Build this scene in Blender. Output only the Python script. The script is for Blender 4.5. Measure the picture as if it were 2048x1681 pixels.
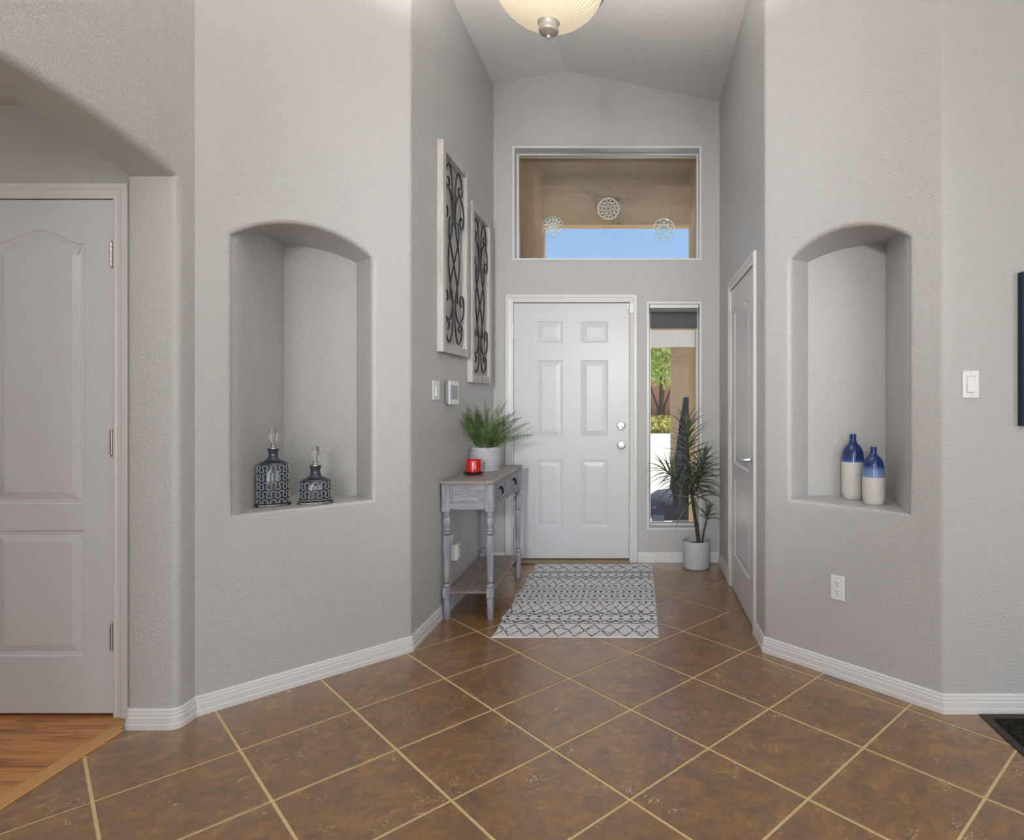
import bpy, bmesh, math, random
from mathutils import Vector, Matrix
from mathutils.geometry import tessellate_polygon

# ------------------------------------------------------------------ scene, camera, light
for o in list(bpy.data.objects):
    bpy.data.objects.remove(o)
S = bpy.context.scene
COL = S.collection
PI = math.pi
R = math.radians
random.seed(7)

S.view_settings.view_transform = 'Standard'
S.view_settings.look = 'None'
S.view_settings.gamma = 1.0
S.view_settings.use_curve_mapping = False
S.view_settings.exposure = 0.15
S.cycles.max_bounces = 7
S.cycles.diffuse_bounces = 3
S.cycles.glossy_bounces = 3
S.cycles.transmission_bounces = 7
S.cycles.caustics_refractive = False
S.cycles.caustics_reflective = False
S.cycles.use_adaptive_sampling = True
S.cycles.adaptive_threshold = 0.05

cd = bpy.data.cameras.new('camera')
cam = bpy.data.objects.new('camera', cd)
COL.objects.link(cam)
cam.location = (0, 0, 1.30)
cam.rotation_euler = (R(90), 0, 0)
cd.sensor_fit = 'HORIZONTAL'
cd.sensor_width = 36.0
cd.lens = 36.0 * 1221 / 2048
cd.shift_x = -(1276 - 1024) / 2048
cd.shift_y = -(840.5 - 800) / 2048
cd.clip_start = 0.05
cd.clip_end = 400
S.camera = cam

W = bpy.data.worlds.new('sky_world')
S.world = W
W.use_nodes = True
wn = W.node_tree
wn.nodes.clear()
sky = wn.nodes.new('ShaderNodeTexSky')
sky.sky_type = 'NISHITA'
sky.sun_disc = False
sky.sun_elevation = R(66)
sky.sun_rotation = R(14)
sky.altitude = 1600
sky.air_density = 1.0
sky.dust_density = 0.3
sky.ozone_density = 2.0
bg = wn.nodes.new('ShaderNodeBackground')
bg.inputs['Strength'].default_value = 0.134
wo = wn.nodes.new('ShaderNodeOutputWorld')
wn.links.new(sky.outputs[0], bg.inputs[0])
wn.links.new(bg.outputs[0], wo.inputs[0])


def lamp(name, kind, loc, energy, col, rot=(0, 0, 0), size=None, size_y=None, radius=None):
    d = bpy.data.lights.new(name, kind)
    d.energy = energy
    d.color = col
    if kind == 'AREA':
        d.shape = 'RECTANGLE'
        d.size = size
        d.size_y = size_y or size
    if radius is not None:
        d.shadow_soft_size = radius
    o = bpy.data.objects.new(name, d)
    COL.objects.link(o)
    o.location = loc
    o.rotation_euler = rot
    return o


SUN_DIR = Vector((math.sin(R(14)) * math.cos(R(66)), math.cos(R(14)) * math.cos(R(66)), math.sin(R(66))))
sun = lamp('sun', 'SUN', (0, 10, 20), 7.4, (1.0, 0.96, 0.90), SUN_DIR.to_track_quat('Z', 'Y').to_euler())
sun.data.angle = R(0.6)
# daylight entering by the windows of the room behind the camera
DAY = (0.93, 0.97, 1.0)
lamp('daylight_rear_window', 'AREA', (-0.75, -4.42, 1.30), 68, DAY, (R(90), 0, 0), 1.7, 1.9)
lamp('daylight_patio_window', 'AREA', (2.45, -4.42, 1.45), 44, DAY, (R(90), 0, 0), 1.7, 1.9)
lamp('daylight_high_window', 'AREA', (0.84, -4.42, 2.80), 9, (0.80, 0.90, 1.0), (R(90), 0, 0), 1.2, 0.5)
lamp('daylight_side_window', 'AREA', (3.52, -1.3, 1.55), 40, DAY, (R(90), 0, R(90)), 2.2, 1.6)


# ------------------------------------------------------------------ materials
def lin(c):
    return tuple((v / 255 / 12.92) if v / 255 <= 0.04045 else ((v / 255 + 0.055) / 1.055) ** 2.4 for v in c) + (1.0,)


class NT:
    def __init__(s, name):
        s.m = bpy.data.materials.new(name)
        s.m.use_nodes = True
        s.t = s.m.node_tree
        s.t.nodes.clear()
        s.out = s.n('ShaderNodeOutputMaterial')

    def n(s, typ, **kw):
        nd = s.t.nodes.new(typ)
        for k, v in kw.items():
            if k[0] == 'i' and k[1:].isdigit():
                s.set(nd.inputs[int(k[1:])], v)
            else:
                setattr(nd, k, v)
        return nd

    def set(s, inp, v):
        if isinstance(v, bpy.types.NodeSocket):
            s.t.links.new(v, inp)
        else:
            inp.default_value = v

    def bsdf(s, **kw):
        b = s.n('ShaderNodeBsdfPrincipled')
        for k, v in kw.items():
            s.set(b.inputs[k.replace('_', ' ')], v)
        s.t.links.new(b.outputs[0], s.out.inputs[0])
        s.b = b
        return b

    def coord(s, kind='Object', scale=None, rand=False):
        c = s.n('ShaderNodeTexCoord').outputs[kind]
        if rand:
            oi = s.n('ShaderNodeObjectInfo')
            mu = s.n('ShaderNodeMath', operation='MULTIPLY', i0=oi.outputs['Random'], i1=37.0)
            ad = s.n('ShaderNodeVectorMath', operation='ADD', i0=c, i1=mu.outputs[0])
            c = ad.outputs[0]
        if scale is not None:
            mp = s.n('ShaderNodeMapping', i0=c)
            mp.inputs['Scale'].default_value = scale if isinstance(scale, tuple) else (scale,) * 3
            c = mp.outputs[0]
        return c

    def noise(s, vec, scale, detail=2.0, rough=0.5, dist=0.0):
        nd = s.n('ShaderNodeTexNoise')
        s.set(nd.inputs['Vector'], vec)
        nd.inputs['Scale'].default_value = scale
        nd.inputs['Detail'].default_value = detail
        nd.inputs['Roughness'].default_value = rough
        nd.inputs['Distortion'].default_value = dist
        return nd.outputs['Fac']

    def ramp(s, fac, stops, interp='LINEAR'):
        nd = s.n('ShaderNodeValToRGB')
        nd.color_ramp.interpolation = interp
        el = nd.color_ramp.elements
        while len(el) < len(stops):
            el.new(0.5)
        for e, (p, c) in zip(el, stops):
            e.position = p
            e.color = c if len(c) == 4 else tuple(c) + (1,)
        s.set(nd.inputs[0], fac)
        return nd.outputs[0]

    def mix(s, fac, a, b, mode='MIX'):
        nd = s.n('ShaderNodeMix', data_type='RGBA', blend_type=mode)
        s.set(nd.inputs[0], fac)
        s.set(nd.inputs[6], a)
        s.set(nd.inputs[7], b)
        return nd.outputs[2]

    def math(s, op, a, b=0.0):
        nd = s.n('ShaderNodeMath', operation=op)
        s.set(nd.inputs[0], a)
        s.set(nd.inputs[1], b)
        return nd.outputs[0]

    def bump(s, h, strength, dist=0.01):
        nd = s.n('ShaderNodeBump')
        nd.inputs['Strength'].default_value = strength
        nd.inputs['Distance'].default_value = dist
        s.set(nd.inputs['Height'], h)
        s.t.links.new(nd.outputs[0], s.b.inputs['Normal'])
        return nd


def plain(name, rgb, rough=0.5, metal=0.0, spec=0.5, **kw):
    t = NT(name)
    t.bsdf(Base_Color=lin(rgb), Roughness=rough, Metallic=metal, Specular_IOR_Level=spec, **kw)
    return t.m


def wall_mat(name, rgb, strength=0.5, rough=0.36):
    t = NT(name)
    t.bsdf(Base_Color=lin(rgb), Roughness=rough, Specular_IOR_Level=0.5)
    c = t.coord('Object')
    a = t.noise(c, 118, 3, 0.55)
    a2 = t.ramp(a, [(0.38, (0, 0, 0)), (0.62, (1, 1, 1))])
    b = t.noise(c, 260, 2, 0.5)
    h = t.mix(0.3, a2, b)
    t.bump(h, strength, 0.0035)
    return t.m


M = {}
M['wall'] = wall_mat('greige_wall_paint', (195, 193, 192))
M['ceiling'] = wall_mat('ceiling_paint', (236, 235, 233), 0.45)
M['trim'] = plain('white_trim_paint', (226, 225, 224), 0.32)
M['door'] = plain('white_door_paint', (217, 218, 222), 0.34)
M['gap'] = plain('dark_gap', (30, 27, 25), 0.9)
M['chrome'] = plain('polished_chrome', (225, 226, 230), 0.14, 1.0)
M['nickel'] = plain('satin_nickel', (190, 186, 180), 0.32, 1.0)
M['hinge'] = plain('satin_hinge', (185, 180, 172), 0.38, 0.85)
M['hinge_white'] = plain('painted_hinge', (212, 211, 210), 0.4)
M['plastic'] = plain('white_plastic', (236, 236, 236), 0.3)
M['slot'] = plain('slot_black', (25, 25, 25), 0.6)
M['grout'] = None
M['screw'] = plain('switch_screw', (205, 205, 205), 0.4)


def tile_mat():
    t = NT('slate_look_tile')
    t.bsdf(Specular_IOR_Level=0.6, Coat_Weight=0.7, Coat_Roughness=0.24, Coat_IOR=1.6)
    c = t.coord('Object', rand=True)
    n1 = t.noise(c, 11, 5, 0.7, 0.4)
    base = t.ramp(n1, [(0.26, lin((110, 82, 60))), (0.42, lin((140, 103, 64))), (0.56, lin((156, 114, 66))), (0.72, lin((180, 128, 64)))])
    n2 = t.noise(c, 26, 5, 0.7, 0.4)
    dark = t.ramp(n2, [(0.40, (1, 1, 1)), (0.60, (0, 0, 0))])
    base2 = t.mix(t.math('MULTIPLY', dark, 0.55), base, lin((104, 80, 64)))
    # fine pale scratches pressed into the glaze
    n3 = t.noise(c, 9, 2, 0.5, 1.6)
    ab = t.math('ABSOLUTE', t.math('SUBTRACT', n3, 0.5))
    line = t.math('LESS_THAN', ab, 0.006)
    n4 = t.noise(c, 7.5, 1, 0.5)
    keep = t.math('GREATER_THAN', n4, 0.57)
    scr = t.math('MULTIPLY', t.math('MULTIPLY', line, keep), 0.55)
    col = t.mix(scr, base2, lin((214, 184, 144)))
    t.set(t.b.inputs['Base Color'], col)
    ro = t.n('ShaderNodeMapRange', i0=n2)
    ro.inputs['To Min'].default_value = 0.24
    ro.inputs['To Max'].default_value = 0.38
    t.set(t.b.inputs['Roughness'], ro.outputs[0])
    big = t.noise(c, 14, 4, 0.6, 0.8)
    h = t.mix(0.35, big, n2)
    h2 = t.math('SUBTRACT', h, t.math('MULTIPLY', scr, 0.5))
    t.bump(h2, 0.22, 0.006)
    return t.m


M['tile'] = tile_mat()


def grout_mat():
    t = NT('tan_grout')
    c = t.coord('Object')
    n = t.noise(c, 60, 3)
    t.bsdf(Base_Color=t.ramp(n, [(0.3, lin((214, 190, 142))), (0.7, lin((230, 208, 164)))]), Roughness=0.9)
    t.bump(n, 0.3, 0.002)
    return t.m


M['grout'] = grout_mat()


def wood_mat(name, stops, scale=(1.2, 14, 14), rough=0.35, bump=0.05, rand=True):
    t = NT(name)
    c = t.coord('Object', scale, rand)
    n = t.noise(c, 2.2, 5, 0.6, 0.8)
    t.bsdf(Base_Color=t.ramp(n, stops), Roughness=rough)
    t.bump(n, bump, 0.004)
    return t.m


M['plank'] = wood_mat('hickory_plank', [(0.28, lin((120, 72, 36))), (0.42, lin((178, 118, 64))), (0.55, lin((206, 148, 88))), (0.72, lin((190, 128, 70)))])
M['strip'] = plain('maple_transition_strip', (206, 156, 100), 0.4)
M['wash'] = wood_mat('whitewashed_grey_wood', [(0.28, lin((128, 128, 138))), (0.48, lin((150, 150, 159))), (0.68, lin((176, 176, 184)))], (3, 26, 26), 0.5, 0.12)
M['wash_z'] = wood_mat('whitewashed_grey_wood_upright', [(0.28, lin((130, 130, 140))), (0.48, lin((152, 152, 161))), (0.68, lin((182, 182, 190)))], (26, 26, 3), 0.5, 0.12)
M['wash_top'] = wood_mat('greyed_tabletop_wood', [(0.3, lin((128, 120, 114))), (0.5, lin((152, 145, 140))), (0.65, lin((170, 164, 160)))], (26, 3, 26), 0.42, 0.1)
M['wash_shelf'] = wood_mat('brown_grey_shelf_wood', [(0.3, lin((122, 106, 100))), (0.5, lin((142, 126, 120))), (0.65, lin((158, 144, 138)))], (26, 3, 26), 0.4, 0.08)
M['frame_wood'] = wood_mat('distressed_white_wood', [(0.26, lin((112, 102, 90))), (0.38, lin((186, 183, 177))), (0.6, lin((206, 204, 200))), (0.75, lin((172, 165, 154)))], (14, 14, 1.6), 0.6, 0.25)
M['iron'] = plain('dark_wrought_iron', (58, 58, 62), 0.35, 0.7)
M['black_iron'] = plain('black_iron', (28, 26, 26), 0.45, 0.6)


# ------------------------------------------------------------------ mesh helpers
class MB:
    def __init__(s):
        s.v, s.f, s.sm = [], [], []

    def add(s, verts, faces, smooth=False, mat=None):
        b = len(s.v)
        for p in verts:
            p = Vector(p)
            s.v.append(tuple(mat @ p) if mat is not None else tuple(p))
        for f in faces:
            s.f.append(tuple(i + b for i in f))
            s.sm.append(smooth)
        return s

    def box(s, lo, hi, bev=0.0, mat=None, seg=1):
        if bev <= 0:
            x0, y0, z0 = lo
            x1, y1, z1 = hi
            vs = [(x0, y0, z0), (x1, y0, z0), (x1, y1, z0), (x0, y1, z0), (x0, y0, z1), (x1, y0, z1), (x1, y1, z1), (x0, y1, z1)]
            return s.add(vs, [(0, 3, 2, 1), (4, 5, 6, 7), (0, 1, 5, 4), (1, 2, 6, 5), (2, 3, 7, 6), (3, 0, 4, 7)], False, mat)
        bm = bmesh.new()
        bmesh.ops.create_cube(bm, size=1.0)
        for v in bm.verts:
            v.co = Vector([(lo[i] + hi[i]) / 2 + v.co[i] * (hi[i] - lo[i]) for i in range(3)])
        bmesh.ops.bevel(bm, geom=bm.edges[:], offset=bev, segments=seg, profile=0.5, affect='EDGES')
        bm.verts.index_update()
        vs = [v.co.copy() for v in bm.verts]
        fs = [[v.index for v in f.verts] for f in bm.faces]
        bm.free()
        return s.add(vs, fs, False, mat)

    def lathe(s, prof, seg=32, mat=None, rfun=None, cap=True, smooth=True, ax=1.0, ay=1.0):
        vs, fs = [], []
        n = len(prof)
        for i, (r, z) in enumerate(prof):
            for k in range(seg):
                a = 2 * PI * k / seg
                rr = rfun(a, r, z) if rfun else r
                vs.append((rr * math.cos(a) * ax, rr * math.sin(a) * ay, z))
        for i in range(n - 1):
            for k in range(seg):
                k2 = (k + 1) % seg
                fs.append((i * seg + k, i * seg + k2, (i + 1) * seg + k2, (i + 1) * seg + k))
        s.add(vs, fs, smooth, mat)
        if cap:
            b = len(s.v) - len(vs)
            if prof[0][0] > 1e-5:
                s.f.append(tuple(b + k for k in reversed(range(seg))))
                s.sm.append(False)
            if prof[-1][0] > 1e-5:
                s.f.append(tuple(b + (n - 1) * seg + k for k in range(seg)))
                s.sm.append(False)
        return s

    def tube(s, pts, r, seg=8, mat=None, closed=False, caps=True):
        pts = [Vector(p) for p in pts]
        n = len(pts)
        rf = r if callable(r) else (lambda t: r)
        vs, fs = [], []
        prev = None
        for i, p in enumerate(pts):
            if closed:
                t = pts[(i + 1) % n] - pts[i - 1]
            else:
                t = pts[min(i + 1, n - 1)] - pts[max(i - 1, 0)]
            if t.length < 1e-9:
                t = Vector((0, 0, 1))
            t.normalize()
            if prev is None:
                u = t.orthogonal().normalized()
            else:
                u = prev - t * prev.dot(t)
                u = u.normalized() if u.length > 1e-6 else t.orthogonal().normalized()
            prev = u
            w = t.cross(u)
            rr = rf(i / max(1, n - 1))
            for k in range(seg):
                a = 2 * PI * k / seg
                vs.append(p + u * (rr * math.cos(a)) + w * (rr * math.sin(a)))
        m = n if closed else n - 1
        for i in range(m):
            j = (i + 1) % n
            for k in range(seg):
                k2 = (k + 1) % seg
                fs.append((i * seg + k, i * seg + k2, j * seg + k2, j * seg + k))
        s.add(vs, fs, True, mat)
        if caps and not closed:
            b = len(s.v) - len(vs)
            s.f.append(tuple(b + k for k in reversed(range(seg))))
            s.sm.append(False)
            s.f.append(tuple(b + (n - 1) * seg + k for k in range(seg)))
            s.sm.append(False)
        return s

    def cyl(s, p0, p1, r, seg=16, mat=None):
        return s.tube([p0, p1], r, seg, mat)

    def ball(s, c, r, seg=14, mat=None, sq=1.0):
        prof = [(max(1e-6, r * math.sin(PI * i / 8)), -r * sq * math.cos(PI * i / 8)) for i in range(9)]
        mm = Matrix.Translation(Vector(c))
        return s.lathe(prof, seg, (mat @ mm) if mat is not None else mm, cap=False)

    def holed(s, outer, holes, fn):
        """flat polygon with holes; fn maps (a,b) -> 3D"""
        loops = [[Vector((a, b, 0)) for a, b in outer]] + [[Vector((a, b, 0)) for a, b in h] for h in holes]
        tris = tessellate_polygon(loops)
        flat = [p for l in loops for p in l]
        vs = [fn(p.x, p.y) for p in flat]
        nrm = Vector((0, 0, 0))
        for t in tris:
            a, b, c = [flat[i] for i in t]
            nrm += (b - a).cross(c - a)
        fs = [tuple(t) for t in tris]
        return s.add(vs, fs, False)

    def build(s, name, mat, parent=None, loc=None, rz=None, sharp=35):
        me = bpy.data.meshes.new(name)
        me.from_pydata(s.v, [], s.f)
        me.polygons.foreach_set('use_smooth', [True] * len(me.polygons) if any(s.sm) else [False] * len(me.polygons))
        me.update()
        bm = bmesh.new()
        bm.from_mesh(me)
        bmesh.ops.remove_doubles(bm, verts=bm.verts, dist=1e-6)
        bmesh.ops.recalc_face_normals(bm, faces=bm.faces)
        bm.to_mesh(me)
        bm.free()
        if any(s.sm):
            me.set_sharp_from_angle(angle=R(sharp))
        if isinstance(mat, (list, tuple)):
            for m in mat:
                me.materials.append(m)
        else:
            me.materials.append(mat)
        return link(name, me, parent, loc, rz)


def link(name, data, parent=None, loc=None, rz=None):
    o = bpy.data.objects.new(name, data)
    COL.objects.link(o)
    if parent is not None:
        o.parent = parent
    if loc is not None:
        o.location = loc
    if rz is not None:
        o.rotation_euler = (0, 0, rz)
    return o


def thing(name, label, cat, loc=(0, 0, 0), rz=0.0, group=None):
    o = link(name, None, None, loc, rz)
    o.empty_display_size = 0.05
    return tag(o, label, cat, group)


def tag(o, label=None, cat=None, group=None, kind=None):
    if label:
        o['label'] = label
    if cat:
        o['category'] = cat
    if group:
        o['group'] = group
    if kind:
        o['kind'] = kind
    return o


def struct(o, label=None, cat=None):
    return tag(o, label, cat, None, 'structure')


def offset_poly(pts, d, closed=False):
    """offset a 2D polyline to its right-hand side by d (mitred)"""
    n = len(pts)
    res = []
    for i in range(n):
        p = Vector(pts[i])
        segs = []
        if i > 0 or closed:
            segs.append((p - Vector(pts[i - 1])).normalized())
        if i < n - 1 or closed:
            segs.append((Vector(pts[(i + 1) % n]) - p).normalized())
        ns = [Vector((t.y, -t.x)) for t in segs]
        if len(ns) == 2:
            m = ns[0] + ns[1]
            m = m.normalized() if m.length > 1e-6 else ns[0]
            c = max(0.3, m.dot(ns[0]))
            res.append(p + m * (d / c))
        else:
            res.append(p + ns[0] * d)
    return res


def sweep(mb, pts, prof, fn, closed=False):
    """prof: (offset to the right, height). fn(x, y, h) -> 3D"""
    rows = [[fn(q.x, q.y, h) for q in offset_poly(pts, o, closed)] for o, h in prof]
    n = len(pts)
    vs = [p for r in rows for p in r]
    fs = []
    for i in range(len(rows) - 1):
        for k in range(n if closed else n - 1):
            k2 = (k + 1) % n
            fs.append((i * n + k, i * n + k2, (i + 1) * n + k2, (i + 1) * n + k))
    b = len(mb.v)
    mb.add(vs, fs)
    if not closed:
        for k in (0, n - 1):
            mb.f.append(tuple(b + i * n + k for i in range(len(rows))))
            mb.sm.append(False)
    return mb


def arc_pts(c, r, a0, a1, n):
    return [(c[0] + r * math.cos(a0 + (a1 - a0) * i / n), c[1] + r * math.sin(a0 + (a1 - a0) * i / n)) for i in range(n + 1)]


def fillet(p, d_in, d_out, r, n=6):
    """arc replacing the corner p of a polyline (d_in: unit direction arriving, d_out: leaving)"""
    p, a, b = Vector(p), Vector(d_in).normalized(), Vector(d_out).normalized()
    turn = math.acos(max(-1, min(1, a.dot(b))))
    t = r * math.tan(turn / 2)
    sgn = 1 if a.x * b.y - a.y * b.x > 0 else -1
    nrm = Vector((-a.y, a.x)) * sgn
    c = p - a * t + nrm * r
    s0 = (p - a * t) - c
    out = []
    for i in range(n + 1):
        an = sgn * turn * i / n
        out.append((c.x + s0.x * math.cos(an) - s0.y * math.sin(an), c.y + s0.x * math.sin(an) + s0.y * math.cos(an)))
    return out


# ------------------------------------------------------------------ the setting
YB = 4.884                      # entry wall
XR = 0.652                      # closet wall


def cz(x):
    return 3.936 - 0.201 * abs(x + 0.584)


def lwx(y):                     # left entry wall is a touch out of parallel
    return -1.172 + (y - 3.155) * 0.00925


s2 = math.sqrt(0.5)
CL = Vector((lwx(3.155), 3.155))         # left entry corner
CL2 = Vector((-1.82, 2.507))
CR = Vector((XR, 3.149))                 # right entry corner
CR2 = Vector((1.267, 2.534))
YJ = 2.412
X_LEFT, X_HALL = -1.82, -2.022
ROOM_X1, ROOM_Y0 = 3.6, -4.5


def wall_strip(mb, pts, smooth=True, z0=0.0):
    vs, fs = [], []
    for (x, y) in pts:
        vs += [(x, y, z0), (x, y, cz(x))]
    for i in range(len(pts) - 1):
        fs.append((2 * i, 2 * i + 2, 2 * i + 3, 2 * i + 1))
    mb.add(vs, fs, smooth)


# --- entry wall with door, transom and sidelight openings
DX0, DX1, DZ1 = -0.999, -0.069, 2.079
TRX0, TRX1, TRZ0, TRZ1 = -0.992, 0.496, 2.428, 3.316
SLX0, SLX1, SLZ0, SLZ1 = 0.084, 0.496, 0.272, 2.072
mb = MB()
outer = [(lwx(YB), 0), (DX0, 0), (DX0, DZ1), (DX1, DZ1), (DX1, 0), (XR, 0), (XR, cz(XR)), (-0.584, cz(-0.584)), (lwx(YB), cz(lwx(YB)))]
rect = lambda a, b, c, d: [(a, c), (b, c), (b, d), (a, d)]
mb.holed(outer, [rect(TRX0, TRX1, TRZ0, TRZ1), rect(SLX0, SLX1, SLZ0, SLZ1)], lambda a, b: (a, YB, b))
struct(mb.build('wall_back', M['wall']), 'greige entry wall holding the front door and transom', 'wall')

# --- left entry wall + bullnose
mb = MB()
dA = Vector((CL.x - lwx(YB), CL.y - YB)).normalized()
dB = Vector((-s2, -s2))
arcL = fillet(CL, dA, dB, 0.035)
wall_strip(mb, [(lwx(YB), YB)] + arcL)
struct(mb.build('wall_left', M['wall'], sharp=30), 'greige side wall with two scroll panels hung on it', 'wall')

# --- right entry wall with the closet door opening
CD0, CD1, CDZ = 3.425, 4.262, 2.062      # opening along Y
mb = MB()
arcR = fillet(CR, Vector((0, -1)), Vector((s2, -s2)), 0.035)
yr0 = arcR[0][1]
outer = [(yr0, 0), (CD0, 0), (CD0, CDZ), (CD1, CDZ), (CD1, 0), (YB, 0), (YB, cz(XR)), (yr0, cz(XR))]
mb.holed(outer, [], lambda a, b: (XR, a, b))
wall_strip(mb, arcR)
struct(mb.build('wall_right', M['wall'], sharp=30), 'greige side wall with the closet door near potted plant', 'wall')


# --- angled walls with arched niches
def niche_outline(x0, x1, z0, zs, za, n=22):
    c = (x0 + x1) / 2
    half = (x1 - x0) / 2
    sag = za - zs
    rr = (half * half + sag * sag) / (2 * sag)
    zc = za - rr
    a = math.asin(half / rr)
    pts = [(x0, z0)]
    m = 8
    for i in range(1, m):
        pts.append((x0, z0 + (zs - z0) * i / m))
    for i in range(n + 1):
        t = -a + 2 * a * i / n
        pts.append((c + rr * math.sin(t), zc + rr * math.cos(t)))
    for i in range(1, m):
        pts.append((x1, zs - (zs - z0) * i / m))
    pts.append((x1, z0))
    return pts


def bullnose(mb, outline, fn, r, closed=True, n=5, at=0.0, into=1.0):
    """rounded lip round an opening: outline runs clockwise seen from the front, hole to its right"""
    rows = []
    for i in range(n + 1):
        th = PI / 2 * i / n
        off = -r * (1 - math.sin(th))
        w = r * (1 - math.cos(th))
        rows.append([fn(q.x, q.y, at + into * w) for q in offset_poly(outline, off, closed)])
    m = len(outline)
    vs = [p for rw in rows for p in rw]
    fs = []
    for i in range(n):
        for k in range(m if closed else m - 1):
            k2 = (k + 1) % m
            fs.append((i * m + k, i * m + k2, (i + 1) * m + k2, (i + 1) * m + k))
    mb.add(vs, fs, True)
    return [(q.x, q.y) for q in offset_poly(outline, -r, closed)]


def angled_wall(name, origin, rz, length, x0, x1, prof, label, trims, parent_label):
    """origin: left end in plan (seen from the room). prof: plan depth polyline [(x, w)...] of the niche"""
    ox, oy = origin
    ca, sa = math.cos(rz), math.sin(rz)
    wx = lambda x: ox + ca * x
    z0, zs, za = 0.806, 2.003, 2.103
    out = niche_outline(x0, x1, z0, zs, za)
    r = 0.022
    mb = MB()
    hole = bullnose(mb, out, lambda x, z, w: (x, w, z), r)
    t0, t1 = trims
    mb.holed([(t0, 0), (length - t1, 0), (length - t1, cz(wx(length - t1))), (t0, cz(wx(t0)))], [hole], lambda a, b: (a, 0, b))
    w = struct(mb.build(name, M['wall'], None, (ox, oy, 0), rz, sharp=40), label, 'wall')

    # the inside of the niche: one vertical sheet following prof, a sill and a soffit
    half = (x1 - x0) / 2
    sag = za - zs
    rr = (half * half + sag * sag) / (2 * sag)
    c = (x0 + x1) / 2
    arch = lambda x: za - rr + math.sqrt(max(0, rr * rr - (x - c) ** 2))
    pl = []
    for (a, b) in zip(prof[:-1], prof[1:]):
        m = 12
        for i in range(m):
            pl.append((a[0] + (b[0] - a[0]) * i / m, a[1] + (b[1] - a[1]) * i / m))
    pl.append(prof[-1])
    nb = MB()
    vs, fs = [], []
    for (x, d) in pl:
        d = max(d, r)
        vs += [(x, d, z0), (x, d, arch(x)), (x, r, z0), (x, r, arch(x))]
    for i in range(len(pl) - 1):
        b = 4 * i
        fs += [(b, b + 4, b + 5, b + 1), (b + 2, b + 6, b + 4, b), (b + 1, b + 5, b + 7, b + 3)]
    nb.add(vs, fs, True)
    nb.build('niche', M['wall'], w, sharp=30)['label'] = parent_label
    return w


L_len = (CL - CL2).length
uA = (-1.727 + 1.82) / s2                # niche start along the left angled wall
chL = 0.5876
profL = [(uA, 0.0), (uA + 0.3224, 0.475), (uA + 0.583, 0.195), (uA + chL, 0.0)]
tL = 0.035 * math.tan(R(22.5))
WAL = angled_wall('wall_left_angled', CL2, R(45), L_len, uA, uA + chL, profL, 'angled greige wall with arched niche holding two stoppered bottles', (0, tL), 'arched niche recess')
R_len = (CR2 - CR).length
uD = (0.758 - XR) / s2
chR = 0.5785
profR = [(uD, 0.0), (uD + 0.0085, 0.16), (uD + chR - 0.287, 0.4426), (uD + chR, 0.0)]
WAR = angled_wall('wall_right_angled', CR, R(-45), R_len, uD, uD + chR, profR, 'angled greige wall with arched niche holding two blue vases', (tL, tL), 'arched niche recess')

# --- wall on the right that faces the camera
mb = MB()
arc = fillet(CR2, Vector((s2, -s2)), Vector((1, 0)), 0.035)
wall_strip(mb, arc + [(ROOM_X1, CR2.y)])
struct(mb.build('wall_right_front', M['wall'], sharp=30), 'greige wall with the light switch and canvas edge', 'wall')

# --- left wall with the arched opening to the hall
mb = MB()
AY0, AY1 = 0.85, YJ
op = niche_outline(AY0, AY1, 0.0, 2.183, 2.285, 26)
fnL = lambda y, z, w: (X_LEFT - w, y, z)
hole = bullnose(mb, op, fnL, 0.03, closed=False)
hole2 = bullnose(mb, op, fnL, 0.02, closed=False, at=0.202, into=-1.0)
lo = [(y, z) for y, z in hole]
outer = [(ROOM_Y0, 0)] + lo + [(CL2.y, 0), (CL2.y, cz(X_LEFT)), (ROOM_Y0, cz(X_LEFT))]
mb.holed(outer, [], lambda a, b: (X_LEFT, a, b))
lo2 = [(y, z) for y, z in hole2]
mb.holed([(-0.6, 0)] + lo2 + [(2.51, 0), (2.51, 2.51), (-0.6, 2.51)], [], lambda a, b: (X_HALL, a, b))
vs = [fnL(y, z, 0.03) for y, z in op] + [fnL(y, z, 0.182) for y, z in op]
n = len(op)
mb.add(vs, [(i, i + 1, n + i + 1, n + i) for i in range(n - 1)], True)
struct(mb.build('wall_hall_arch', M['wall'], sharp=40), 'greige wall with wide arched opening to side hall', 'wall')

# --- the side hall
HX0 = -3.5
D1X0, D1X1, D1Z = -2.775, -2.147, 2.124
YH = 2.51
mb = MB()
mb.holed([(HX0, 0), (D1X0, 0), (D1X0, D1Z), (D1X1, D1Z), (D1X1, 0), (X_HALL, 0), (X_HALL, 2.51), (HX0, 2.51)], [], lambda a, b: (a, YH, b))
struct(mb.build('wall_hall_back', M['wall']), 'hall wall with the arch-panelled white door', 'wall')
mb = MB()
mb.add([(HX0, -0.6, 0), (HX0, YH, 0), (HX0, YH, 2.51), (HX0, -0.6, 2.51)], [(0, 1, 2, 3)])
mb.add([(HX0, -0.6, 0), (X_HALL, -0.6, 0), (X_HALL, -0.6, 2.51), (HX0, -0.6, 2.51)], [(0, 1, 2, 3)])
struct(mb.build('wall_hall_side', M['wall']))
mb = MB().box((HX0, -0.6, 2.51), (X_HALL, YH, 2.56))
struct(mb.build('ceiling_hall', M['ceiling']))

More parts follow.
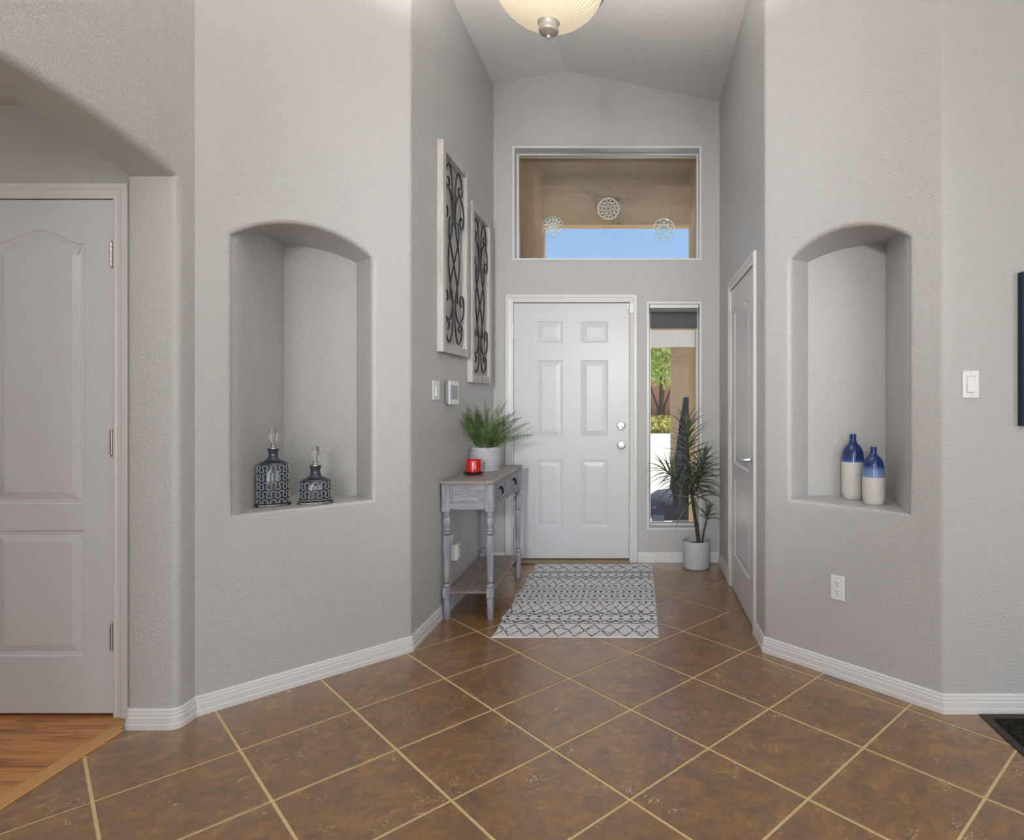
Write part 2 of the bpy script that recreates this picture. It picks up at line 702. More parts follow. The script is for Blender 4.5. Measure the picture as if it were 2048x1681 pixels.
# --- the room behind the camera: walls with windows
WR = [(-1.6, 0.1, 0.5, 2.4), (1.6, 3.3, 0.5, 2.4), (0.24, 1.44, 2.55, 3.05)]
mb = MB()
mb.holed([(X_LEFT, 0), (ROOM_X1, 0), (ROOM_X1, cz(ROOM_X1)), (-0.584, cz(-0.584)), (X_LEFT, cz(X_LEFT))], [rect(*w) for w in WR], lambda a, b: (a, ROOM_Y0, b))
struct(mb.build('wall_rear', M['wall']))
mb = MB()
mb.holed([(ROOM_Y0, 0), (CR2.y, 0), (CR2.y, cz(ROOM_X1)), (ROOM_Y0, cz(ROOM_X1))], [rect(-2.4, -0.2, 0.75, 2.35)], lambda a, b: (ROOM_X1, a, b))
struct(mb.build('wall_right_room', M['wall']))

# --- ceiling: two slopes meeting at a ridge
mb = MB()
for x0, x1 in ((-1.9, -0.584), (-0.584, ROOM_X1)):
    mb.add([(x0, ROOM_Y0, cz(x0)), (x1, ROOM_Y0, cz(x1)), (x1, YB, cz(x1)), (x0, YB, cz(x0))], [(0, 1, 2, 3)])
struct(mb.build('ceiling', M['ceiling']), 'pale vaulted ceiling with off-centre ridge', 'ceiling')

# --- floor: grout bed, tiles, planks
mb = MB()
mb.add([(-2.05, ROOM_Y0, -0.0025), (ROOM_X1, ROOM_Y0, -0.0025), (ROOM_X1, 2.56, -0.0025), (-2.05, 2.56, -0.0025)], [(0, 1, 2, 3)])
mb.add([(-1.83, 2.5, -0.0026), (1.3, 2.5, -0.0026), (XR + 0.01, 3.16, -0.0026), (XR + 0.01, YB + 0.08, -0.0026), (-1.18, YB + 0.08, -0.0026), (-1.18, 3.16, -0.0026)], [(0, 1, 2, 3, 4, 5)])
FLOOR = struct(mb.build('floor', M['grout']), 'brown slate-look tiles laid diagonally with tan grout', 'floor')


def clip(poly, hp):
    res = []
    a, b, c = hp                       # keep a*x+b*y <= c
    for i in range(len(poly)):
        p, q = poly[i - 1], poly[i]
        dp, dq = a * p[0] + b * p[1] - c, a * q[0] + b * q[1] - c
        if dp <= 0 and dq <= 0:
            res.append(q)
        elif dp <= 0 < dq or dq <= 0 < dp:
            t = dp / (dp - dq)
            x = (p[0] + (q[0] - p[0]) * t, p[1] + (q[1] - p[1]) * t)
            res.append(x)
            if dq <= 0:
                res.append(q)
    return res


def area(poly):
    return abs(sum(poly[i - 1][0] * poly[i][1] - poly[i][0] * poly[i - 1][1] for i in range(len(poly)))) / 2


regions = [
    [(-1, 0, 2.018), (1, 0, ROOM_X1), (0, 1, 2.41)],
    [(-1, 0, 1.82), (1, 0, ROOM_X1), (0, -1, -2.41), (0, 1, 2.5)],
    [(0, -1, -2.5), (-1, 1, 4.327), (1, 1, 3.801), (0, 1, 3.15)],
    [(0, -1, -2.5), (0, 1, 2.534), (-1, -1, -3.801), (1, 0, ROOM_X1)],
    [(0, -1, -3.15), (-1, 0, 1.168), (1, 0, XR), (0, 1, YB + 0.06)],
]
P_T, A_T = 0.40975, 0.79169
T0 = Vector((-0.31737, 2.27291))
ct, st = math.cos(A_T), math.sin(A_T)
gw = 0.0105
hw = (P_T - gw) / 2


def tile_mesh(polys, cham):
    t = MB()
    for pl in polys:
        n = len(pl)
        cx_ = sum(p[0] for p in pl) / n
        cy_ = sum(p[1] for p in pl) / n
        ins = cham
        top = [(cx_ + (p[0] - cx_) * (1 - ins), cy_ + (p[1] - cy_) * (1 - ins)) for p in pl]
        vs = [(p[0], p[1], -0.008) for p in pl] + [(p[0], p[1], -0.0012) for p in pl] + [(p[0], p[1], 0.0) for p in top]
        fs = []
        for i in range(n):
            j = (i + 1) % n
            fs += [(i, j, n + j, n + i), (n + i, n + j, 2 * n + j, 2 * n + i)]
        fs.append(tuple(2 * n + i for i in range(n)))
        t.add(vs, fs)
    return t


full_data = None
for i in range(-14, 12):
    for j in range(-14, 12):
        c = T0 + Vector((ct, st)) * (P_T * (i + 0.5)) + Vector((-st, ct)) * (P_T * (j + 0.5))
        if c.y < -0.75 or c.y > 5.3 or c.x < -2.4 or c.x > 3.4:
            continue
        if c.y < 1.0 and abs(c.x) > 2.4:
            continue
        sq = [(-hw, -hw), (hw, -hw), (hw, hw), (-hw, hw)]
        wpts = [(c.x + ct * a - st * b, c.y + st * a + ct * b) for a, b in sq]
        pieces = []
        tot = 0
        for rg in regions:
            pl = wpts
            for hp in rg:
                pl = clip(pl, hp)
                if len(pl) < 3:
                    break
            if len(pl) >= 3 and area(pl) > 1e-4:
                pieces.append(pl)
                tot += area(pl)
        if tot < 4e-4:
            continue
        if tot > 0.999 * (2 * hw) ** 2:
            if full_data is None:
                t = tile_mesh([sq], 0.008).build('tile', M['tile'], FLOOR)
                full_data = t.data
            else:
                t = link('tile', full_data, FLOOR)
            t.location = (c.x, c.y, 0)
            t.rotation_euler = (0, 0, A_T)
        else:
            loc = [[((p[0] - c.x) * ct + (p[1] - c.y) * st, -(p[0] - c.x) * st + (p[1] - c.y) * ct) for p in pl] for pl in pieces]
            t = tile_mesh(loc, 0.0).build('tile', M['tile'], FLOOR)
            t.location = (c.x, c.y, 0)
            t.rotation_euler = (0, 0, A_T)

# hall planks
mb = MB().box((HX0, -0.6, -0.03), (-2.06, YH + 0.03, -0.006))
HF = struct(mb.build('floor_hall', M['gap']), 'golden brown wood plank floor in side hall', 'floor')
y = YH + 0.03
rr = random.Random(3)
while y > -0.5:
    x1 = -2.083
    first = True
    while x1 > HX0 + 0.02:
        ln = rr.uniform(0.5, 1.2) if not first else rr.uniform(0.25, 1.0)
        first = False
        x0 = max(HX0, x1 - ln)
        MB().box((-(x1 - x0) / 2 + 0.0006, -0.0495 + 0.0, -0.008), ((x1 - x0) / 2 - 0.0006, 0.0495, 0.0), 0.0012).build('plank', M['plank'], HF, ((x0 + x1) / 2, y - 0.05, 0))
        x1 = x0
    y -= 0.1
mb = MB()
mb.box((-2.083, -0.5, -0.006), (-2.018, YJ - 0.014, 0.006), 0.003)
mb.box((-2.083, YJ - 0.0165, -0.006), (-2.0365, YH - 0.005, 0.006), 0.002)
struct(mb.build('trim_1', M['strip']), 'pale wood transition strip between planks and tiles', 'trim')

# --- baseboards
BP = [(0.0, 0.0), (0.0135, 0.0), (0.0135, 0.020), (0.011, 0.022), (0.011, 0.047), (0.009, 0.050), (0.009, 0.062), (0.0065, 0.065), (0.0065, 0.074), (0.003, 0.079), (0.0, 0.080)]
fnb = lambda x, y, h: (x, y, h)


def baseboard(name, pts, label=None):
    # pts run so that the room lies on the right-hand side
    mb = MB()
    sweep(mb, [Vector(p) for p in pts], BP, fnb)
    return struct(mb.build(name, M['trim']), label, 'baseboard' if label else None)


dL = (CL - CL2).normalized()
# left: hall corner round the jamb, along the angled wall, into the entry
jamb_a = fillet((X_HALL, YJ), Vector((0, -1)), Vector((1, 0)), 0.02, 5)
jamb_b = fillet((X_LEFT, YJ), Vector((1, 0)), Vector((0, 1)), 0.03, 6)
baseboard('baseboard_left', [(X_HALL, YH)] + jamb_a + jamb_b + [(X_LEFT, CL2.y), tuple(CL), (lwx(4.86), 4.86), (lwx(YB), YB), (-1.064, YB)], 'white ridged baseboard along left jamb, angled wall and entry')
baseboard('baseboard_back', [(-0.004, YB), (XR, YB), (XR, CD1 + 0.065)], 'white baseboard under the sidelight window')
baseboard('baseboard_right', [(XR, CD0 - 0.065), tuple(CR), tuple(CR2), (ROOM_X1, CR2.y)], 'white ridged baseboard along right angled wall')


# --- casings and doors
def casing(mb, x0, x1, z1, w=0.062, z0=0.0, d=0.016):
    """local frame: wall face y=0, room towards -y"""
    pts = [Vector((x0, z0)), Vector((x0, z1)), Vector((x1, z1)), Vector((x1, z0))]
    prof = [(0.0, 0.0), (0.0, 0.009), (-0.010, 0.011), (-0.014, 0.008), (-0.034, 0.012), (-0.040, d), (-w + 0.004, d), (-w, d - 0.003), (-w, 0.0)]
    sweep(mb, pts, prof, lambda x, z, h: (x, -h, z))
    return mb


def panel_loops(outline, k=1.0):
    """clockwise outline; returns mesh data of a moulded raised panel (front at y=0, room at -y)"""
    spec = [(0.0, 0.0), (0.004, 0.005), (0.009, 0.0065), (0.013, 0.0045), (0.017, 0.0065), (0.046, 0.0005), (0.048, 0.0)]
    rows = [[(q.x, d * k, q.y) for q in offset_poly(outline, o, True)] for o, d in spec]
    m = len(outline)
    vs = [p for r_ in rows for p in r_]
    fs = []
    for i in range(len(rows) - 1):
        for k in range(m):
            k2 = (k + 1) % m
            fs.append((i * m + k, i * m + k2, (i + 1) * m + k2, (i + 1) * m + k))
    mb = MB()
    mb.add(vs, fs)
    last = offset_poly(outline, spec[-1][0], True)
    mb.holed([(q.x, q.y) for q in last], [], lambda a, b: (a, 0.0, b))
    return mb


def camel(x0, x1, z0, zs, zp):
    """two-panel-door top panel: shoulders and a raised centre"""
    c, h = (x0 + x1) / 2, (x1 - x0) / 2
    pts = [(x0, z0), (x0, zs)]
    n = 20
    for i in range(1, n):
        t = -1 + 2 * i / n
        pts.append((c + h * t, zs + (zp - zs) * 0.5 * (1 + math.cos(PI * t))))
    pts += [(x1, zs), (x1, z0)]
    return pts


def rect_cw(x0, x1, z0, z1):
    return [(x0, z0), (x0, z1), (x1, z1), (x1, z0)]


def door(name, label, loc, rz, w, z0, z1, panels, cas, mat, relief=1.0):
    """local origin at the foot of the door's middle on the wall face; room towards -y"""
    d = link(name, None, None, loc, rz)
    struct(d, label, 'door')
    mb = MB()
    mb.holed([(-w / 2, z0), (w / 2, z0), (w / 2, z1), (-w / 2, z1)], panels, lambda a, b: (a, 0, b))
    x0, x1 = -w / 2, w / 2
    mb.add([(x0, 0, z0), (x1, 0, z0), (x1, 0, z1), (x0, 0, z1), (x0, 0.04, z0), (x1, 0.04, z0), (x1, 0.04, z1), (x0, 0.04, z1)],
           [(0, 4, 5, 1), (1, 5, 6, 2), (2, 6, 7, 3), (3, 7, 4, 0), (4, 7, 6, 5)])
    mb.build('slab', mat, d)
    for p in panels:
        panel_loops([Vector(q) for q in p], relief).build('panel', mat, d)
    mb = MB()
    ox0, ox1, oz = cas
    casing(mb, ox0, ox1, oz)
    mb.build('casing', M['trim'], d)
    jb = MB()
    # jamb behind the gap
    g = 0.02
    for a, b in ((ox0 - 0.02, ox0 + 0.0005), (ox1 - 0.0005, ox1 + 0.02)):
        jb.box((a, 0.0005, 0), (b, 0.10, oz))
    jb.box((ox0, 0.0005, oz), (ox1, 0.10, oz + 0.02))
    jb.build('jamb', M['trim'], d)
    MB().box((ox0, 0.043, 0), (ox1, 0.047, oz)).build('stop', M['gap'], d)
    return d


def hinge(parent, x, z, h=0.09, white=False, out=0.004, plate=0.022, side=1):
    mb = MB()
    m = M['hinge_white'] if white else M['hinge']
    n = 5
    for k in range(n):
        a = z - h / 2 + h * k / n
        mb.cyl((x, -out, a + 0.0007), (x, -out, a + h / n - 0.0007), 0.0062, 10)
    mb.ball((x, -out, z + h / 2 + 0.002), 0.005)
    mb.ball((x, -out, z - h / 2 - 0.002), 0.005)
    if plate:
        mb.box((x - side * 0.001 if side > 0 else x - plate, -0.0012, z - h / 2), (x + plate if side > 0 else x + 0.001, 0.001, z + h / 2))
    return mb.build('hinge', m, parent)


# door 1: hall door (left)
up = camel(-0.187, 0.187, 0.872, 1.942, 1.997)
lowp = rect_cw(-0.187, 0.187, 0.246, 0.763)
D1 = door('door_1', 'white two-panel door with camel-back top panel in side hall', (-2.461, 2.506, 0), 0, 0.622, 0.013, 2.1205, [up, lowp], (-0.314, 0.314, 2.124), M['door'])
for zz in (1.896, 1.123, 0.327):
    hinge(D1, 0.3035, zz, 0.098, plate=0)


def lever(parent, x, z, dirx, mat, name='handle'):
    mb = MB()
    rot = Matrix.Rotation(R(90), 4, 'X')
    mb.lathe([(0.033, 0.0), (0.033, 0.004), (0.029, 0.008), (0.016, 0.011), (0.013, 0.02), (0.0115, 0.045)], 24, Matrix.Translation((x, 0, z)) @ rot)
    pts = [(x, -0.045, z), (x + dirx * 0.02, -0.05, z), (x + dirx * 0.05, -0.05, z + 0.003), (x + dirx * 0.085, -0.047, z + 0.001), (x + dirx * 0.118, -0.045, z - 0.006)]
    mb.tube(pts, lambda t: 0.0095 - 0.003 * math.sin(PI * t) + 0.001 * t, 12)
    mb.ball(pts[0], 0.0105)
    mb.ball(pts[-1], 0.0105)
    return mb.build(name, mat, parent)


lever(D1, -0.245, 0.955, 1, M['nickel'])

# door 2: closet door on the right entry wall
up2 = camel(-0.275, 0.275, 0.872, 1.885, 1.945)
low2 = rect_cw(-0.275, 0.275, 0.246, 0.763)
wD2 = CD1 - CD0 - 0.008
D2 = door('door_2', 'white two-panel closet door with lever handle by potted plant', (XR - 0.0005, (CD0 + CD1) / 2, 0), R(-90), wD2, 0.012, CDZ - 0.005, [up2, low2], (-(CD1 - CD0) / 2, (CD1 - CD0) / 2, CDZ), M['door'])
for zz in (1.86, 1.10, 0.33):
    hinge(D2, -wD2 / 2 - 0.001, zz, 0.095, True, 0.006, 0.02, 1)
lever(D2, wD2 / 2 - 0.06, 0.955, -1, M['chrome'])

# door 3: front door
pan = []
fx0 = -0.534
for a, b in ((-0.816, -0.606), (-0.4584, -0.241)):
    for c, e in ((1.758, 1.93), (1.001, 1.617), (0.28, 0.816)):
        pan.append(rect_cw(a - fx0, b - fx0, c, e))
D3 = door('door_3', 'white six-panel front door with chrome knob and deadbolt', (fx0, YB + 0.012, 0), 0, 0.924, 0.028, 2.0755, pan, (DX0 - fx0, DX1 - fx0, DZ1), M['door'], 0.55)
for o_ in D3.children:
    if o_.name.startswith('casing'):
        o_.location.y = -0.012
for zz in (1.845, 1.09, 0.335):
    hinge(D3, -0.4635, zz, 0.1, True, 0.006, 0)
rot = Matrix.Rotation(R(90), 4, 'X')
mb = MB().lathe([(0.034, 0), (0.034, 0.006), (0.03, 0.012), (0.014, 0.014), (0.012, 0.03), (0.026, 0.042), (0.0285, 0.054), (0.024, 0.064), (0.009, 0.066), (0.008, 0.062), (0.0001, 0.062)], 28, Matrix.Translation((0.4, 0, 0.936)) @ rot)
mb.build('knob', M['nickel'], D3)
mb = MB().lathe([(0.034, 0), (0.034, 0.008), (0.028, 0.016), (0.012, 0.018), (0.0001, 0.018)], 28, Matrix.Translation((0.398, 0, 1.092)) @ rot)
mb.box((0.382, -0.032, 1.087), (0.414, -0.016, 1.097), 0.003)
mb.build('deadbolt', M['chrome'], D3)
MB().lathe([(0.008, 0), (0.008, 0.003), (0.005, 0.004), (0.0045, 0.001), (0.0001, 0.001)], 16, Matrix.Translation((-0.002, 0, 1.56)) @ rot).build('peephole', M['nickel'], D3)
mb = MB().box((-0.47, -0.075, 0.0), (0.47, 0.045, 0.02), 0.006)
mb.build('threshold', plain('brown_threshold', (150, 128, 104), 0.5), D3)
mb = MB().box((0.4655, -0.034, 1.99), (0.50, -0.0285, 2.072), 0.002).box((0.44, -0.014, 2.02), (0.4625, 0.0, 2.072), 0.002)
for zz in (1.085, 0.935):
    MB().box((0.4632, -0.0105, zz - 0.03), (0.4662, 0.0, zz + 0.03)).build('strike_plate', plain('dark_strike', (90, 86, 80), 0.4, 0.8), D3)
sens = tag(mb.build('door_sensor', M['plastic'], None, (fx0, YB + 0.012, 0)), 'small white alarm sensor at top corner of front door', 'sensor')


# ------------------------------------------------------------------ windows
def glass_mat():
    t = NT('window_glass')
    lw = t.n('ShaderNodeFresnel')
    lw.inputs['IOR'].default_value = 1.5
    tr = t.n('ShaderNodeBsdfTransparent')
    tr.inputs[0].default_value = (0.96, 0.98, 0.97, 1)
    gl = t.n('ShaderNodeBsdfGlossy')
    gl.inputs['Roughness'].default_value = 0.0
    mx = t.n('ShaderNodeMixShader')
    t.t.links.new(lw.outputs[0], mx.inputs[0])
    t.t.links.new(tr.outputs[0], mx.inputs[1])
    t.t.links.new(gl.outputs[0], mx.inputs[2])
    t.t.links.new(mx.outputs[0], t.out.inputs[0])
    return t.m


M['glass'] = glass_mat()
YG = 5.02


def window(name, label, x0, x1, z0, z1, fr=0.022):
    w = link(name, None, None, ((x0 + x1) / 2, YB, z0))
    struct(w, label, 'window')
    hx, H = (x1 - x0) / 2, z1 - z0
    mb = MB()
    # painted return
    pts = [Vector((-hx, 0)), Vector((-hx, H)), Vector((hx, H)), Vector((hx, 0))]
    sweep(mb, pts, [(-0.012, 0.006), (0.004, 0.006), (0.004, -0.18), (-0.012, -0.18)], lambda x, z, h: (x, -h, z), True)
    mb.build('window_return', M['trim'], w)
    mb = MB()
    d = YG - YB
    sweep(mb, pts, [(0.004, -d + 0.03), (fr, -d + 0.03), (fr, -d - 0.03), (0.004, -d - 0.03)], lambda x, z, h: (x, -h, z), True)
    mb.build('window_frame', M['trim'], w)
    MB().box((-hx + fr - 0.004, d - 0.002, fr - 0.004), (hx - fr + 0.004, d + 0.002, H - fr + 0.004)).build('pane', M['glass'], w)
    return w


W1 = window('window_1', 'wide transom window above the front door with mandala ornaments', TRX0, TRX1, TRZ0, TRZ1, 0.018)
W2 = window('window_2', 'tall narrow sidelight window beside the front door', SLX0, SLX1, SLZ0, SLZ1, 0.02)

# roller shade in the sidelight
M['shade'] = plain('charcoal_shade_cloth', (98, 99, 100), 0.85)
M['shade_light'] = plain('grey_shade_valance', (128, 127, 122), 0.8)
sh = thing('roller_shade', 'charcoal roller shade drawn up at top of sidelight', 'blind', (0.29, 4.93, 2.066))
mb = MB().box((-0.196, -0.035, -0.004), (0.196, 0.04, 0.0)).box((-0.196, -0.04, -0.03), (0.196, -0.036, 0.0))
mb.build('headrail', M['trim'], sh)
mb = MB().cyl((-0.193, 0.004, -0.034), (0.193, 0.004, -0.034), 0.03, 24)
mb.build('roller', M['shade_light'], sh)
mb = MB().box((-0.19, 0.0315, -0.178), (0.19, 0.0335, -0.034))
mb.build('fabric', M['shade'], sh)
mb = MB().box((-0.19, 0.027, -0.184), (0.19, 0.037, -0.172), 0.002)
mb.build('hem_bar', M['shade'], sh)
mb = MB()
for dx in (0.1855, 0.1915):
    mb.tube([(dx, -0.03, -0.03), (dx, -0.0305, -0.5), (dx, -0.03, -1.0)], 0.0011, 6)
mb.tube([(0.1855, -0.03, -1.0), (0.1885, -0.03, -1.012), (0.1915, -0.03, -1.0)], 0.0011, 6)
mb.build('pull_chain', M['plastic'], sh)

# stickers on the sidelight glass
M['navy'] = plain('navy_sticker', (22, 36, 100), 0.4)
M['greyst'] = plain('grey_blue_sticker', (108, 122, 146), 0.5)


def dec(name, px, py, label, mat, circ=None, box=None, cat='sticker'):
    d_ = 5.016
    x = (px - 1276) / 1221 * d_
    z = 1.3 - (py - 800) / 1221 * d_
    mb = MB()
    if circ:
        mb.lathe([(circ, 0.0), (circ, 0.0012), (0.0001, 0.0012)], 32, Matrix.Rotation(R(90), 4, 'X'))
    else:
        mb.box((-box[0], -0.0012, -box[1]), (box[0], 0, box[1]))
    o = mb.build(name, mat, None, (x, d_, z))
    return tag(o, label, cat)


stk = dec('round_sticker', 1309, 1016, 'round navy alarm badge sticker low on sidelight glass', M['navy'], circ=0.031)
mb = MB()                                # slanted white letters on the badge
mb.tube([(-0.004, 0, 0.008), (-0.009, 0, 0.0095), (-0.015, 0, 0.005), (-0.0165, 0, -0.003), (-0.012, 0, -0.0075), (-0.006, 0, -0.006)], 0.0021, 6)
mb.tube([(0.0015, 0, 0.0095), (0.018, 0, 0.0095)], 0.0021, 6)
mb.tube([(0.0095, 0, 0.0095), (0.0055, 0, -0.0075)], 0.0021, 6)
mb.build('lettering', M['plastic'], stk, (0, -0.0016, 0))
dec('square_sticker', 1315.5, 1037, 'grey blue rectangular sticker below round badge on sidelight', M['greyst'], box=(0.052, 0.026))


# transom ornaments
def orn_mat():
    t = NT('frosted_ornament')
    t.bsdf(Base_Color=(0.93, 0.95, 0.96, 1), Roughness=0.2, Specular_IOR_Level=0.8)
    return t.m


M['orn'] = orn_mat()


def film_mat():
    t = NT('clear_aqua_film')
    tr = t.n('ShaderNodeBsdfTransparent')
    tr.inputs[0].default_value = (0.92, 0.98, 0.95, 1)
    df = t.n('ShaderNodeBsdfDiffuse')
    df.inputs[0].default_value = (0.7, 0.85, 0.82, 1)
    mx = t.n('ShaderNodeMixShader')
    mx.inputs[0].default_value = 0.05
    t.t.links.new(tr.outputs[0], mx.inputs[1])
    t.t.links.new(df.outputs[0], mx.inputs[2])
    t.t.links.new(mx.outputs[0], t.out.inputs[0])
    return t.m


M['film'] = film_mat()


def ornament(name, px, py, label, build_, film=True):
    d_ = 5.008
    o = thing(name, label, 'window ornament', ((px - 1276) / 1221 * d_, d_, 1.3 - (py - 800) / 1221 * d_), 0, 'mandala ornaments on the transom')
    mb = MB()
    build_(mb)
    mb.build('tracery', M['orn'], o)
    if film:
        MB().lathe([(0.088, 0.0), (0.088, 0.001), (0.0001, 0.001)], 40, Matrix.Translation((0, 0.004, 0)) @ Matrix.Rotation(R(90), 4, 'X')).build('film', M['film'], o)


def circ(mb, x, z, r, tr, n=24):
    mb.tube([(x + r * math.cos(2 * PI * k / n), 0, z + r * math.sin(2 * PI * k / n)) for k in range(n)], tr, 6, closed=True)


def lotus(mb):
    for (n, r0, r1, wd, ph) in ((14, 0.052, 0.090, 0.014, 0), (12, 0.028, 0.066, 0.012, 0.25), (9, 0.008, 0.042, 0.010, 0)):
        for k in range(n):
            a = 2 * PI * k / n + ph
            pts = []
            for q in range(14):
                t = q / 13 * 2
                s_ = t if t <= 1 else 2 - t
                rr_ = r0 + (r1 - r0) * s_
                off = wd * math.sin(PI * min(1, s_ * 1.02)) ** 0.8 * (1 if t <= 1 else -1)
                pts.append((rr_ * math.cos(a) - off * math.sin(a), 0, rr_ * math.sin(a) + off * math.cos(a)))
            mb.tube(pts, 0.0019, 5, closed=True)


def cells(mb):
    circ(mb, 0, 0, 0.088, 0.0032, 40)
    circ(mb, 0, 0, 0.014, 0.0019, 12)
    for n, r, s_ in ((7, 0.037, 0.0145), (13, 0.068, 0.0145)):
        for k in range(n):
            a = 2 * PI * k / n + r * 9
            circ(mb, r * math.cos(a), r * math.sin(a), s_, 0.0021, 10)


def star(mb):
    circ(mb, 0, 0, 0.088, 0.0032, 40)
    circ(mb, 0, 0, 0.037, 0.0022, 24)
    n = 9
    P_ = [(0.086 * math.cos(2 * PI * k / n + PI / 2 + 0.35), 0, 0.086 * math.sin(2 * PI * k / n + PI / 2 + 0.35)) for k in range(n)]
    for k in range(n):
        mb.tube([P_[k], P_[(k + 3) % n]], 0.0019, 5)


ornament('lotus_ornament', 1106, 454, 'clear lotus flower mandala hanging in transom, leftmost ornament', lotus)
ornament('mandala_ornament', 1217, 418, 'clear round mandala of small ringed cells hanging highest in transom', cells, False)
ornament('star_ornament', 1327.5, 459.5, 'clear round star mandala hanging in transom, rightmost ornament', star)


# ------------------------------------------------------------------ outside
def stucco(name, rgb, s_=28):
    t = NT(name)
    c = t.coord('Object')
    n = t.noise(c, s_, 4, 0.6)
    n2 = t.noise(c, 3, 3, 0.5)
    t.bsdf(Base_Color=t.mix(t.math('MULTIPLY', n2, 0.5), lin(rgb), lin(tuple(int(v * 0.82) for v in rgb))), Roughness=0.95)
    t.bump(n, 1.0, 0.05)
    return t.m


M['stucco'] = stucco('tan_stucco', (228, 194, 150))
PXL, PXR, PY1, PY2 = -0.98, 0.539, 6.33, 6.48
mb = MB()
mb.box((PXL - 0.3, 5.07, -0.05), (PXL, PY2, 3.9))
struct(mb.build('porch_wall_left', M['stucco']), 'rough tan stucco porch wall seen through left of transom', 'wall')
mb = MB()
mb.box((PXR, 5.07, -0.05), (PXR + 0.3, PY2, 3.9))
struct(mb.build('porch_wall_right', M['stucco']), 'rough tan stucco porch pillar seen through right of transom', 'wall')
mb = MB().box((PXL, PY1, 3.115), (PXR, PY2, 3.9))
struct(mb.build('porch_beam', M['stucco']), 'tan stucco beam over the porch opening', 'beam')
mb = MB().box((PXL, 5.07, 3.633), (PXR, PY1, 3.7))
struct(mb.build('porch_ceiling', stucco('smooth_tan_stucco', (232, 208, 170), 90)), 'pale tan porch ceiling above transom', 'ceiling')
# outer skin of the house wall
mb = MB()
mb.holed(rect(-3.6, 3.7, -0.05, 3.7), [rect(DX0, DX1, -0.04, DZ1), rect(TRX0, TRX1, TRZ0, TRZ1), rect(SLX0, SLX1, SLZ0, SLZ1)], lambda a, b: (a, 5.065, b))
struct(mb.build('wall_outside', M['stucco']))
mb = MB().box((DX0, 4.95, 0), (DX1, 4.99, DZ1))
struct(mb.build('door_4', M['door']))
# courtyard wall with gateway
GY = 9.0
mb = MB()
mb.box((-4.0, GY, -0.05), (-0.55, GY + 0.22, 2.36)).box((0.487, GY, -0.05), (4.0, GY + 0.22, 2.36)).box((-0.55, GY, 2.08), (0.487, GY + 0.22, 2.36))
struct(mb.build('courtyard_wall', stucco('greyed_tan_stucco', (206, 184, 160))), 'tan stucco courtyard wall with gateway seen through sidelight', 'wall')
t = NT('pale_concrete')
n_ = t.noise(t.coord('Object'), 6, 5)
t.bsdf(Base_Color=t.ramp(n_, [(0.3, lin((206, 198, 186))), (0.7, lin((224, 218, 208)))]), Roughness=0.9)
M['concrete'] = t.m
mb = MB().box((-40, 5.0, -0.3), (40, 120, -0.05))
struct(mb.build('ground_outside', M['concrete']), 'pale concrete drive and street beyond the gateway', 'ground')

# navy form added by the porch to stand in for deep shadow
t = NT('navy_shadow_form')
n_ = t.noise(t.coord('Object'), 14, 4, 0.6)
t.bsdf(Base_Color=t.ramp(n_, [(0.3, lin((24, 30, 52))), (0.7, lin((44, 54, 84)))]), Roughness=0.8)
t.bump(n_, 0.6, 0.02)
M['dark_form'] = t.m
pc = thing('shadow_form', 'added dark navy form standing in for shadow outside the sidelight', 'shadow stand-in', (0.60, 7.25, -0.05))
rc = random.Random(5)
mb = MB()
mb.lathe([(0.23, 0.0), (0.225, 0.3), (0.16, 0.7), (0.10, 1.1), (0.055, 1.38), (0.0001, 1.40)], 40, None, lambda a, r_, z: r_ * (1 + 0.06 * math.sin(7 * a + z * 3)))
mb.build('dark_form', M['dark_form'], pc)
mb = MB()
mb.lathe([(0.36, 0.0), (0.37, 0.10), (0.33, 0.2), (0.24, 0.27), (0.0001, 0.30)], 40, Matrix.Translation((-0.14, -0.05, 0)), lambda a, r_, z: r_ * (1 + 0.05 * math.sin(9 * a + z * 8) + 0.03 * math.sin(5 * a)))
mb.build('low_form', M['dark_form'], pc)


# tree and shrub beyond the gate
def leaf_cloud(mb, c, rad, n, size, rnd):
    for _ in range(n):
        while True:
            p = Vector((rnd.uniform(-1, 1), rnd.uniform(-1, 1), rnd.uniform(-1, 1)))
            if 0.15 < p.length < 1:
                break
        p = Vector((c[0] + p.x * rad[0], c[1] + p.y * rad[1], c[2] + p.z * rad[2]))
        d = Vector((rnd.uniform(-1, 1), rnd.uniform(-1, 1), rnd.uniform(-1, 0.6))).normalized()
        e = d.orthogonal().normalized()
        e = (Matrix.Rotation(rnd.uniform(0, 6.28), 3, d) @ e)
        s_ = size * rnd.uniform(0.6, 1.3)
        mb.add([p - d * s_, p + e * s_ * 0.5, p + d * s_, p - e * s_ * 0.5], [(0, 1, 2, 3)])


def leafm(name, a, b, sc=3):
    t = NT(name)
    n_ = t.noise(t.coord('Object'), sc, 4, 0.6)
    t.bsdf(Base_Color=t.ramp(n_, [(0.35, lin(a)), (0.65, lin(b))]), Roughness=0.6)
    tl = t.n('ShaderNodeBsdfTranslucent')
    t.t.links.new(t.b.inputs['Base Color'].links[0].from_socket, tl.inputs[0])
    mx = t.n('ShaderNodeMixShader')
    mx.inputs[0].default_value = 0.35
    t.t.links.new(t.b.outputs[0], mx.inputs[1])
    t.t.links.new(tl.outputs[0], mx.inputs[2])
    t.t.links.new(mx.outputs[0], t.out.inputs[0])
    return t.m


